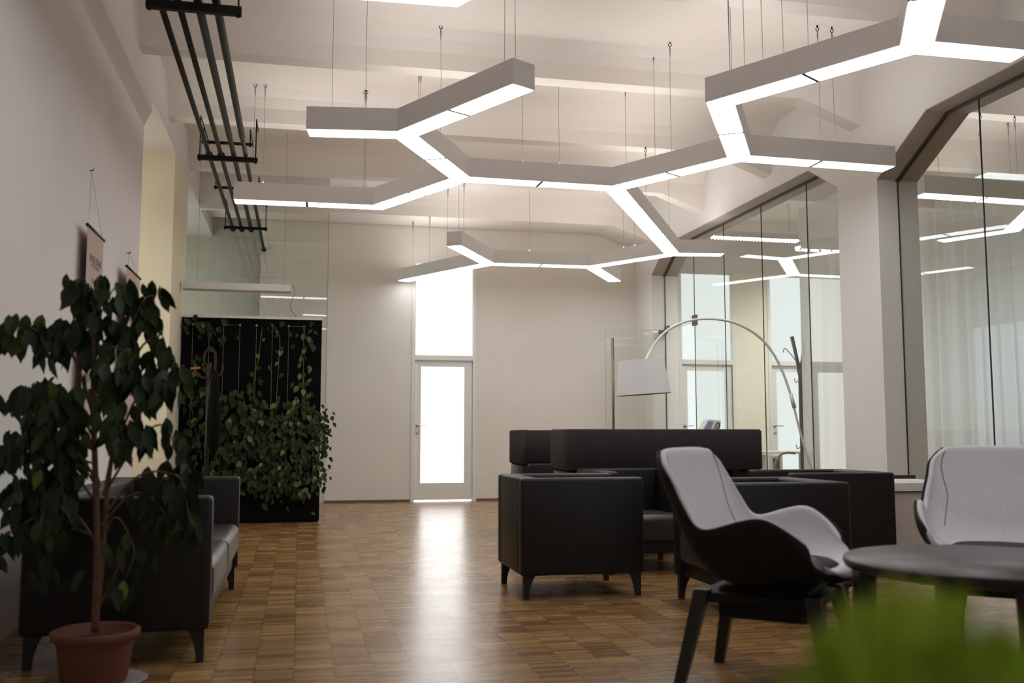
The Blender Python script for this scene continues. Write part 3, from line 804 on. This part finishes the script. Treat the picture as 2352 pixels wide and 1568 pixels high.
lathe(bm, [(0.192, 0.148), (0.229, -0.148)], 48)
for v in bm.verts: v.co = tilt @ v.co
sh = obj('shade', bm, M_shade, al, True)
bm = bmesh.new(); lathe(bm, [(0.19, 0.146), (0, 0.146)], 40)
for v in bm.verts: v.co = tilt @ v.co
obj('shade_top', bm, M_shade, sh)
bm = bmesh.new(); tube(bm, [tilt @ Vector((0.235*math.cos(2*PI*k/48), 0.235*math.sin(2*PI*k/48), -0.15)) for k in range(49)], 0.003, 5); obj('shade_hem', bm, M_taupe, sh)

# ------------------------------------------------------------------ white cabinet with tray by the column
wc = thing('waste_cabinet', 'white cabinet with an open paper tray in front of the right column', 'cabinet', (4.60, 6.86, 0))
obj('body', B(-0.28, 0.28, -0.26, 0.26, 0.0, 0.565, 0.006), M_beige, wc)
for s in (0, 1):
    obj('door', B(-0.277+s*0.279, -0.003+s*0.279, -0.275, -0.26, 0.03, 0.555, 0.004), M_beige, wc)
bm = bmesh.new()
pts = [(-0.30, -0.30), (0.0, -0.30), (0.10, -0.24), (0.30, -0.22), (0.30, 0.27), (-0.30, 0.27)]
prism(bm, pts, 0.575, 0.635); tr = obj('tray', bm, M_white, wc)
obj('paper', B(-0.27, 0.26, -0.20, 0.22, 0.635, 0.64), M_paper, tr)
bm = bmesh.new(); box(bm, -0.30, 0.30, 0.24, 0.28, 0.58, 0.668, 0.004); obj('rear_rim', bm, M_rod, wc)

# ------------------------------------------------------------------ plant wall, its lamp, coat stand
pw = thing('plant_wall', 'black free-standing plant wall with climbing vines on steel wires', 'planter', (0, 11.505, 0))
obj('panel', B(-1.72, 0.24, 0.12, 0.30, 0.0, 2.33, 0.004), M_panel, pw)
obj('trough', B(-1.72, 0.245, -0.0, 0.12, 0.0, 0.42, 0.03, 3), M_panel, pw)
obj('top_rail', B(-1.72, 0.246, 0.09, 0.30, 2.33, 2.362), M_white, pw)
kx = [-1.215+i*0.187 for i in range(8)]
kx = [-1.21, -1.03, -0.87, -0.69, -0.505, -0.325, -0.14, 0.035, 0.175-0.03]
for x in kx[:-1]:
    bm = bmesh.new(); tube(bm, [(x, 0.10, 2.25), (x, 0.10, 0.42)], 0.0022, 5); w = obj('trellis_wire', bm, M_wire, pw)
    bm = bmesh.new(); tube(bm, [(x, 0.12, 2.25), (x, 0.085, 2.25)], 0.013, 10); obj('knob', bm, M_chrome, w, True)
obj('trellis_wire', tube(bmesh.new(), [(-0.87, 0.095, 2.25), (-0.69, 0.095, 2.25)], 0.002, 5), M_wire, pw)
obj('trellis_wire', tube(bmesh.new(), [(-0.14, 0.095, 2.25), (0.035, 0.095, 2.25)], 0.002, 5), M_wire, pw)

def leaf(bm, p, d, n, L, W, drip=0.25, heart=0.0, mi=0):
    # a folded, pointed leaf starting at p, pointing along d, face normal n
    d = Vector(d).normalized(); n = Vector(n); n = (n - d*n.dot(d))
    n = n.normalized() if n.length > 1e-4 else d.orthogonal().normalized()
    s = d.cross(n).normalized()
    prof = [(0.0, 0.06+heart*.5), (0.18, 0.72+heart*.4), (0.42, 1.0), (0.66, 0.78), (0.84, 0.32), (1.0, 0.03)]
    prev = None
    curl = random.uniform(-.10, .18)
    for u, w in prof:
        c = Vector(p) + d*(u*L) - n*(curl*L*u*u)
        row = [bm.verts.new(c + s*(w*W/2) + n*(0.16*w*W)), bm.verts.new(c), bm.verts.new(c - s*(w*W/2) + n*(0.16*w*W))]
        if prev:
            for a in range(2):
                f = bm.faces.new((prev[a], prev[a+1], row[a+1], row[a])); f.material_index = mi; f.smooth = True
        prev = row

def rnd_dir(base, spread):
    v = Vector(base) + Vector((random.uniform(-1, 1), random.uniform(-1, 1), random.uniform(-1, 1)))*spread
    return v.normalized()
def vine(path, n, spread, lmin, lmax, pw=pw, newp=0.12):
    pts = catmull(path, 5)
    bm = bmesh.new(); tube(bm, pts, 0.004, 5); st = obj('vine', bm, M_stem, pw)
    bm = bmesh.new()
    for i in range(int(n*1.35)):
        p = random.choice(pts) + Vector((random.gauss(0, spread), random.uniform(-0.14, 0.0)*min(1, spread*9), random.gauss(0, spread*0.8)))
        p.y = min(p.y, 0.07); p.z = max(p.z, 0.12)
        L = random.uniform(lmin, lmax)*0.86
        leaf(bm, p, rnd_dir((random.uniform(-.6, .6), -0.25, -0.8), 0.35), rnd_dir((0, -1, 0.45), 0.5), L, L*random.uniform(.5, .72), heart=0.4, mi=1 if random.random() < newp else 0)
    o = obj('vine_leaves', bm, M_vine, st); o.data.materials.append(M_vinenew)
# sparse climbers
vine([(-0.44, 0.08, 2.24), (-0.47, 0.06, 1.9), (-0.52, 0.05, 1.55), (-0.50, 0.06, 1.25)], 9, 0.04, 0.06, 0.10, newp=.35)
vine([(-0.33, 0.08, 2.27), (-0.24, 0.04, 2.1), (-0.25, 0.05, 1.7), (-0.27, 0.06, 1.2)], 14, 0.06, 0.06, 0.11, newp=.3)
vine([(0.04, 0.08, 2.26), (0.03, 0.05, 1.9), (0.05, 0.05, 1.5), (0.08, 0.05, 1.1)], 42, 0.075, 0.06, 0.11, newp=.3)
vine([(-1.25, 0.08, 2.25), (-1.05, 0.06, 2.26), (-0.95, 0.07, 2.12)], 22, 0.09, 0.08, 0.13, newp=.05)
vine([(-1.16, 0.08, 1.9), (-1.2, 0.06, 1.4), (-1.12, 0.05, 0.9), (-1.15, 0.06, 0.5)], 60, 0.10, 0.07, 0.12, newp=.12)
# dense growth
vine([(-0.95, 0.06, 1.25), (-0.85, 0.04, 0.9), (-0.9, 0.04, 0.5)], 90, 0.14, 0.08, 0.14, newp=.04)
vine([(-0.62, 0.06, 1.40), (-0.6, 0.04, 1.1), (-0.62, 0.02, 0.8), (-0.6, 0.02, 0.5)], 150, 0.13, 0.08, 0.14, newp=.07)
vine([(-0.30, 0.06, 1.25), (-0.34, 0.02, 0.95), (-0.30, 0.0, 0.65), (-0.34, 0.0, 0.4)], 190, 0.12, 0.07, 0.12, newp=.10)
vine([(-0.02, 0.06, 1.30), (-0.05, 0.0, 1.0), (-0.02, -0.02, 0.65), (-0.05, -0.03, 0.35)], 200, 0.11, 0.06, 0.11, newp=.10)
vine([(0.20, 0.05, 1.25), (0.22, 0.0, 1.05), (0.20, -0.03, 0.8), (0.22, -0.03, 0.45)], 150, 0.06, 0.05, 0.09, newp=.22)
vine([(0.22, 0.02, 0.92), (0.28, -0.02, 0.95), (0.32, -0.03, 0.88), (0.30, -0.03, 0.78)], 9, 0.025, 0.05, 0.08, newp=.5)
vine([(0.22, 0.02, 0.45), (0.30, -0.02, 0.56), (0.36, -0.03, 0.62)], 4, 0.015, 0.07, 0.10, newp=.9)

gl_ = thing('grow_lamp', 'white strip lamp hung above the plant wall', 'lamp', (-0.71, 11.42, 2.665))
obj('housing', B(-0.60, 0.585, -0.055, 0.055, -0.036, 0.042, 0.005), M_lampwhite, gl_)
obj('lower_edge', B(-0.60, 0.585, -0.057, 0.057, -0.046, -0.036), M_taupe, gl_)
for x in (-0.45, 0.51):
    bm = bmesh.new(); tube(bm, [(x, 0, 0.04), (x, 0, ZC-2.665)], 0.002, 5); obj('wire', bm, M_wire, gl_)
bm = bmesh.new(); tube(bm, catmull([(0.575, 0, 0.045), (0.62, 0.0, 0.02), (0.63, 0.01, -0.05), (0.60, 0.02, -0.12), (0.585, 0.03, -0.2), (0.60, 0.06, -0.25), (0.65, 0.14, -0.302)], 5), 0.004, 6); obj('cord', bm, M_wire, gl_, True)

cs = thing('coat_stand', 'dark bentwood coat stand in front of the plant wall', 'coat stand', (-0.93, 10.6, 0))
bm = bmesh.new(); tube(bm, [(0, 0, 0.03), (0, 0, 1.74)], 0.024, 12); obj('pole', bm, M_legwood, cs, True)
bm = bmesh.new(); lathe(bm, [(0, 0), (0.18, 0), (0.18, 0.02), (0.05, 0.05), (0, 0.05)], 28); obj('foot', bm, M_legwood, cs, True)
for k in range(4):
    a = k*PI/2+0.2; d = Vector((math.cos(a), math.sin(a), 0))
    bm = bmesh.new(); tube(bm, catmull([Vector((0, 0, 1.60)), d*0.06+Vector((0, 0, 1.58)), d*0.13+Vector((0, 0, 1.64)), d*0.14+Vector((0, 0, 1.72))], 4), 0.012, 8); obj('hook', bm, M_legwood, cs, True)
um = thing('umbrella', 'folded dark umbrella with crook handle hanging on the dark coat stand', 'umbrella', (-0.91, 10.43, 0))
bm = bmesh.new(); tube(bm, catmull([(-0.055, 0, 1.74), (-0.055, 0, 1.80), (-0.03, 0, 1.855), (0.01, 0, 1.865), (0.045, 0, 1.84), (0.055, 0, 1.79), (0.055, 0, 1.62)], 6), 0.012, 10); obj('crook_handle', bm, M_leather, um, True)
bm = bmesh.new(); lathe(bm, [(0.0, 1.66), (0.03, 1.64), (0.045, 1.5), (0.07, 1.1), (0.06, 0.9), (0.012, 0.75), (0, 0.72)], 12, (0.055, 0, 0)); obj('canopy', bm, M_panel, um, True)
ct = tag(obj('luggage_tag', B(-0.05, 0.05, -0.002, 0.002, -0.011, 0.011), M_orange, None, False, (-1.06, 10.55, 1.68)), 'small orange tag hanging left of the umbrella handle', 'tag')
ct.rotation_euler = (0, math.radians(-5), 0)

# ------------------------------------------------------------------ ficus in terracotta pot
fc = thing('ficus_tree', 'weeping fig in a terracotta pot beside the black leather sofa', 'potted plant', (-0.785, 4.29, 0))
bm = bmesh.new(); lathe(bm, [(0, 0.012), (0.118, 0.012), (0.125, 0.02), (0.148, 0.175), (0.150, 0.182), (0.168, 0.184), (0.170, 0.212), (0.160, 0.218), (0.148, 0.212), (0.142, 0.17), (0, 0.165)], 48)
pot = obj('pot', bm, M_terra, fc, True)
bm = bmesh.new(); lathe(bm, [(0, 0), (0.15, 0), (0.175, 0.018), (0.172, 0.02), (0.145, 0.008), (0, 0.008)], 40)
for v in bm.verts: v.co.x += 0.03
obj('saucer', bm, M_saucer, fc, True)
bm = bmesh.new(); lathe(bm, [(0.143, 0.172), (0.07, 0.18), (0, 0.184)], 24); obj('soil', bm, M_soil, pot, True)
RT = Vector((0.9772, -0.2127, 0)); DP = Vector((0.2127, 0.9772, 0))
def FP(px, py, dep=0.0): return RT*((px-228)/566.0) + DP*min(dep, 0.05) + Vector((0, 0, (1556-py)/566.0))
BR = [ # polyline in plant plane (px of the photo at the plant's distance), depth at end, leaves, base radius
 ([(228, 1440), (226, 1250), (208, 1000), (196, 800), (199, 700), (203, 622)], -0.02, 34, .017),
 ([(229, 1380), (234, 1250), (240, 1100), (262, 900), (276, 760), (296, 680), (314, 640)], 0.04, 34, .013),
 ([(205, 960), (150, 800), (85, 755), (15, 745), (-40, 800)], -0.10, 40, .007),
 ([(210, 1010), (150, 920), (80, 880), (5, 900)], 0.10, 40, .007),
 ([(216, 1090), (150, 1010), (70, 990), (10, 1060)], -0.14, 42, .007),
 ([(222, 1160), (160, 1080), (90, 1080), (30, 1160)], 0.05, 40, .006),
 ([(226, 1250), (170, 1170), (90, 1180), (15, 1240), (-10, 1320)], -0.12, 26, .006),
 ([(243, 1060), (300, 920), (350, 870), (385, 890)], -0.08, 28, .006),
 ([(238, 1120), (310, 1000), (360, 970), (392, 1040), (402, 1090)], 0.10, 34, .006),
 ([(234, 1180), (320, 1085), (410, 1085), (440, 1140), (452, 1210)], -0.10, 30, .006),
 ([(268, 860), (320, 770), (365, 800), (388, 840)], 0.08, 24, .006),
 ([(199, 830), (170, 745), (120, 735), (60, 770)], 0.08, 24, .005),
 ([(200, 860), (235, 790), (290, 810), (300, 870)], -0.06, 26, .005),
 ([(197, 780), (180, 690), (172, 635), (158, 622)], 0.02, 12, .004),
 ([(205, 720), (235, 660), (255, 650), (262, 690)], -0.03, 12, .004),
 ([(280, 740), (310, 680), (330, 665), (335, 690)], 0.02, 7, .004),
 ([(232, 1200), (290, 1130), (345, 1150), (385, 1210)], 0.12, 20, .005),
 ([(224, 1230), (150, 1210), (95, 1260), (75, 1320)], 0.1, 9, .005),
 ([(228, 1395), (262, 1330), (290, 1270), (305, 1220)], -0.05, 9, .005),
 ([(212, 1040), (180, 960), (130, 930), (110, 990)], -0.16, 36, .005),
 ([(236, 1130), (262, 1010), (280, 960), (310, 1010)], -0.14, 34, .005),
 ([(207, 930), (230, 860), (255, 850), (262, 920)], -0.12, 34, .005),
 ([(232, 1230), (270, 1180), (320, 1250), (315, 1310)], -0.1, 9, .004),
 ([(218, 1110), (180, 1060), (150, 1130), (140, 1200)], -0.16, 28, .005),
 ([(214, 1060), (120, 1040), (60, 1100), (40, 1180)], 0.0, 30, .005),
]
lbm = bmesh.new()
for pts, dep, nl, r0 in BR:
    n = len(pts)
    path = catmull([FP(x, y, dep*(i/(n-1))**1.2 + random.uniform(-.012, .012)) for i, (x, y) in enumerate(pts)], 5)
    bm = bmesh.new(); m_ = len(path)
    tube(bm, path, [r0*(1-0.75*i/(m_-1)) for i in range(m_)], 7)
    obj('trunk' if r0 > .012 else 'branch', bm, M_bark, fc, True)
    lo = 0.62 if r0 > .012 else 0.30
    nl = int(nl*(1.5 if pts[-1][0] < 160 else 1.1))
    for k in range(nl):
        i = int((lo + (1-lo)*random.random()**0.8)*(m_-1))
        p = path[i] + Vector((random.gauss(0, .035), random.gauss(0, .05), random.gauss(0, .03)))
        # short petiole then drooping leaf
        dirn = rnd_dir((random.uniform(-.42, .42), random.uniform(-.35, .35), -0.9), 0.22)
        L = random.uniform(0.075, 0.118)
        leaf(lbm, p, dirn, rnd_dir((random.uniform(-.7, .7), -0.8, 0.35), 0.45), L, L*random.uniform(.42, .52), mi=1 if random.random() < 0.025 else 0)
fo = obj('foliage', lbm, M_leaf, fc); fo.data.materials.append(M_newleaf)

# ------------------------------------------------------------------ hanging posters on the left wall
def poster(y0, y1, zt_, zbot, x, label, lines, drop=0.42):
    p = thing('hanging_poster', label, 'poster', (x, (y0+y1)/2, 0))
    w = (y1-y0)/2
    obj('sheet', B(-0.0015, 0.0015, -w+0.02, w-0.02, zbot, zt_), M_poster, p)
    for z, nm in ((zt_, 'top_rod'), (zbot, 'bottom_rod')):
        bm = bmesh.new(); tube(bm, [(0, -w, z), (0, w, z)], 0.011, 10); obj(nm, bm, M_rod, p, True)
    for z, a, b, h in lines:
        y = -w+0.05+a*(2*w-0.1); ye = -w+0.05+b*(2*w-0.1)
        obj('text_line', B(0.0016, 0.0022, y, ye, z-h/2, z+h/2), M_ink, p)
    bm = bmesh.new(); tube(bm, [(0.0, -w*.8, zt_), (-0.045, 0, zt_+drop), (0.0, w*.8, zt_)], 0.0012, 5); obj('cord', bm, M_wire, p)
    bm = bmesh.new(); tube(bm, [(-0.055, 0, zt_+drop), (-0.035, 0, zt_+drop), (-0.032, 0, zt_+drop+0.015)], 0.004, 6); obj('nail', bm, M_black, p)
poster(6.55, 7.10, 2.33, 0.95, -1.345, 'beige text poster on dark rods, nearer of the two behind the ficus',
       [(2.14, .1, .95, .05), (2.10, .25, .8, .018), (2.00, .3, .6, .03), (1.60, .0, .5, .018), (1.57, .0, .45, .018), (1.54, .0, .5, .018), (1.48, .55, 1, .018), (1.45, .55, .95, .018), (1.42, .55, 1, .018), (1.36, .0, .45, .05), (1.27, .0, .45, .05), (1.27, .55, 1, .018), (1.24, .55, 1, .018)])
poster(7.95, 8.62, 2.30, 0.95, -1.335, 'beige text poster on dark rods, farther one by the window bay',
       [(2.1, .1, .9, .05), (1.9, .2, .8, .02), (1.75, .5, .95, .03), (1.6, .1, .5, .02), (1.55, .1, .5, .02), (1.5, .1, .5, .02), (1.5, .6, .95, .02)], drop=0.16)

# ------------------------------------------------------------------ curtains behind the glass
def curtain(y0, y1, label, z1=3.70, amp=0.045, x=5.86, step=0.13):
    bm = bmesh.new(); rows = 14; n = int((y1-y0)/0.02)
    ph = random.uniform(0, 6)
    grid = []
    for j in range(rows+1):
        v = j/rows; z = 0.02 + (z1-0.02)*v; row = []
        for i in range(n+1):
            y = y0+(y1-y0)*i/n
            a = amp*(0.65+0.5*(1-v)) ; w = 2*PI/step*0.55
            xx = x + a*math.sin(w*y+ph+0.8*math.sin(1.7*y)+0.5*v*math.sin(2.3*y)) + 0.35*a*math.sin(2.6*w*y+1.3)
            row.append(bm.verts.new((xx, y + 0.06*(1-v)*(i/n-.5), z)))
        grid.append(row)
    for a, b in zip(grid, grid[1:]):
        for i in range(n): bm.faces.new((a[i], a[i+1], b[i+1], b[i]))
    return tag(obj('curtain', bm, M_curtain, None, True), label, 'curtain')
curtain(8.75, 10.58, 'sheer white curtain behind the glass left of the white column')
curtain(9.2, 12.7, 'wide sheer white curtain deep in the office at the right edge', z1=4.35, amp=0.06, x=8.6, step=0.17)

# ------------------------------------------------------------------ office things
ol = thing('office_strip_lamp', 'bright louvred strip lamp hanging in the office behind the glass', 'lamp', (6.35, 12.75, 3.80))
obj('housing', B(-0.66, 0.70, -0.09, 0.09, 0.03, 0.07), M_lampwhite, ol)
obj('tube', B(-0.65, 0.69, -0.075, 0.075, 0.012, 0.028), M_tube, ol)
bm = bmesh.new()
for k in range(27): box(bm, -0.64+k*0.05, -0.636+k*0.05, -0.08, 0.08, -0.03, 0.012)
for s in (-1, 1): box(bm, -0.65, 0.69, s*0.08-0.003, s*0.08+0.003, -0.012, 0.03)
obj('louvre', bm, M_lampwhite, ol)
for x in (-0.5, 0.55):
    bm = bmesh.new(); tube(bm, [(x, 0, 0.07), (x, 0, 0.7)], 0.003, 5); obj('wire', bm, M_wire, ol)
ol['group'] = dup(ol, 'second louvred office strip lamp, added behind the white column to brighten the office', (8.0, 13.35, 3.80))['group'] = 'strip lamps in the office'  # lamp copy added as extra light for the office
oc = thing('coat_stand', 'tall branching coat stand in the office behind the glass', 'coat stand', (6.03, 10.98, 0))
bm = bmesh.new(); tube(bm, [(0, 0, 0.03), (0, 0, 1.72), (0.0, 0, 1.80)], [0.026, 0.026, 0.045], 12); obj('pole', bm, M_legwood, oc, True)
bm = bmesh.new(); lathe(bm, [(0, 0), (0.2, 0), (0.2, 0.02), (0.04, 0.05), (0, 0.05)], 28); obj('foot', bm, M_legwood, oc, True)
for dx, dz, r in ((-0.10, 0.46, .024), (0.07, 0.38, .022)):
    bm = bmesh.new(); tube(bm, [(0, 0, 1.74), (dx*.45, 0, 1.74+dz*.45), (dx, 0, 1.74+dz)], [r*1.1, r*.9, r], 8); obj('branch', bm, M_legwood, oc, True)
for dx in (-1, 1):
    bm = bmesh.new(); tube(bm, catmull([(0, 0, 1.83), (dx*0.12, 0, 1.98), (dx*0.20, 0, 2.05), (dx*0.22, 0, 2.0)], 4), 0.006, 6); obj('hook', bm, M_wire, oc, True)
for z in (0.85, 1.66):
    bm = bmesh.new(); tube(bm, catmull([(-0.02, 0, z), (-0.07, -0.01, z-0.03), (-0.085, -0.01, z+0.02)], 4), 0.006, 6); obj('hook', bm, M_wire, oc, True)
dk = thing('office_desk', 'pale desk in the office behind the glass', 'desk', (6.75, 13.3, 0))
obj('desktop', B(-0.75, 0.75, -0.38, 0.38, 0.72, 0.75, 0.004), M_beige, dk)
for sx in (-1, 1):
    obj('leg', B(sx*0.70-0.02, sx*0.70+0.02, -0.35, 0.35, 0, 0.72), M_beige, dk)
pc = thing('desktop_computer', 'white computer tower with dark front beneath the office desk', 'computer', (6.62, 12.95, 0))
obj('case', B(-0.10, 0.10, -0.15, 0.2, 0.0, 0.70, 0.005), M_white, pc)
obj('front_panel', B(-0.05, 0.05, -0.155, -0.15, 0.5, 0.66), M_black, pc)
och = thing('office_chair', 'office chair with curved olive armrest behind the glass', 'chair', (6.5, 12.3, 0), 0.4)
bm = bmesh.new(); tube(bm, catmull([(-0.24, 0, 0.50), (-0.20, 0, 0.62), (-0.10, 0, 0.72), (0.05, 0, 0.745), (0.20, 0, 0.735)], 5), 0.018, 8); obj('armrest', bm, M_olive, och, True)
obj('seat', B(-0.22, 0.24, -0.05, 0.40, 0.42, 0.50, 0.03, 3), M_olive, och, True)
obj('stem', tube(bmesh.new(), [(0, 0.18, 0.06), (0, 0.18, 0.42)], 0.025, 10), M_black, och)
bm = bmesh.new()
for k in range(5):
    a = 2*PI*k/5; tube(bm, [(0, 0.18, 0.08), (0.24*math.cos(a), 0.18+0.24*math.sin(a), 0.03)], 0.018, 8)
obj('star_base', bm, M_black, och)
ped = thing('pedestal', 'slim white pedestal in the office carrying the desk phone', 'pedestal', (5.80, 13.25, 0))
obj('column', B(-0.14, 0.14, -0.14, 0.14, 0, 1.03, 0.005), M_white, ped); obj('top', B(-0.16, 0.16, -0.16, 0.16, 1.03, 1.05, 0.004), M_white, ped)
ph = thing('desk_phone', 'white desk phone with a blue display on the office pedestal', 'phone', (5.80, 13.22, 1.05))
rot = Matrix.Rotation(math.radians(-12), 4, 'Y')
bm = bmesh.new(); prism(bm, [(-0.15, 0.0), (0.12, 0.0), (0.14, 0.14), (-0.05, 0.16)], -0.09, 0.09, 'y'); obj('body', bm, M_white, ph)
bm = bmesh.new(); prism(bm, [(-0.13, 0.015), (-0.02, 0.015), (0.02, 0.125), (-0.055, 0.135)], -0.095, -0.09, 'y'); obj('display', bm, M_blue, ph)
bm = bmesh.new(); tube(bm, catmull([(0.03, -0.10, 0.03), (0.055, -0.105, 0.07), (0.08, -0.105, 0.11), (0.11, -0.105, 0.09), (0.10, -0.10, 0.045), (0.06, -0.1, 0.03)], 4), 0.009, 7); obj('handset_cord', bm, M_black, ph, True)

# ------------------------------------------------------------------ leafy plant close to the camera
st = thing('plant_stand', 'slim plant stand below the green plant at the lower right corner', 'stand', (0.335, 0.47, 0))
obj('post', tube(bmesh.new(), [(0, 0, 0.02), (0, 0, 0.735)], 0.018, 10), M_black, st)
bm = bmesh.new(); lathe(bm, [(0, 0), (0.12, 0), (0.12, 0.015), (0, 0.02)], 28); obj('foot', bm, M_black, st)
bm = bmesh.new(); lathe(bm, [(0, 0.73), (0.075, 0.73), (0.075, 0.745), (0, 0.745)], 28); obj('tray', bm, M_black, st)
gpn = thing('green_plant', 'blurred bright green plant close to the camera at the lower right', 'potted plant', (0.335, 0.47, 0.745))
bm = bmesh.new(); lathe(bm, [(0, 0), (0.038, 0), (0.05, 0.07), (0.046, 0.07), (0.042, 0.06), (0, 0.06)], 28); obj('pot', bm, M_terra, gpn, True)
bm = bmesh.new()
for i in range(700):
    a = random.uniform(0, 2*PI); e = math.acos(random.uniform(-0.35, 1.0)); d = Vector((math.sin(e)*math.cos(a), math.sin(e)*math.sin(a), math.cos(e)))
    c = Vector((0, 0, 0.075)); r = random.uniform(0.03, 0.082)
    leaf(bm, c+d*r, rnd_dir(d+Vector((0, 0, .3)), 0.5), rnd_dir(d, 0.6), random.uniform(0.02, 0.03), random.uniform(0.011, 0.016))
obj('foliage', bm, M_green, gpn)
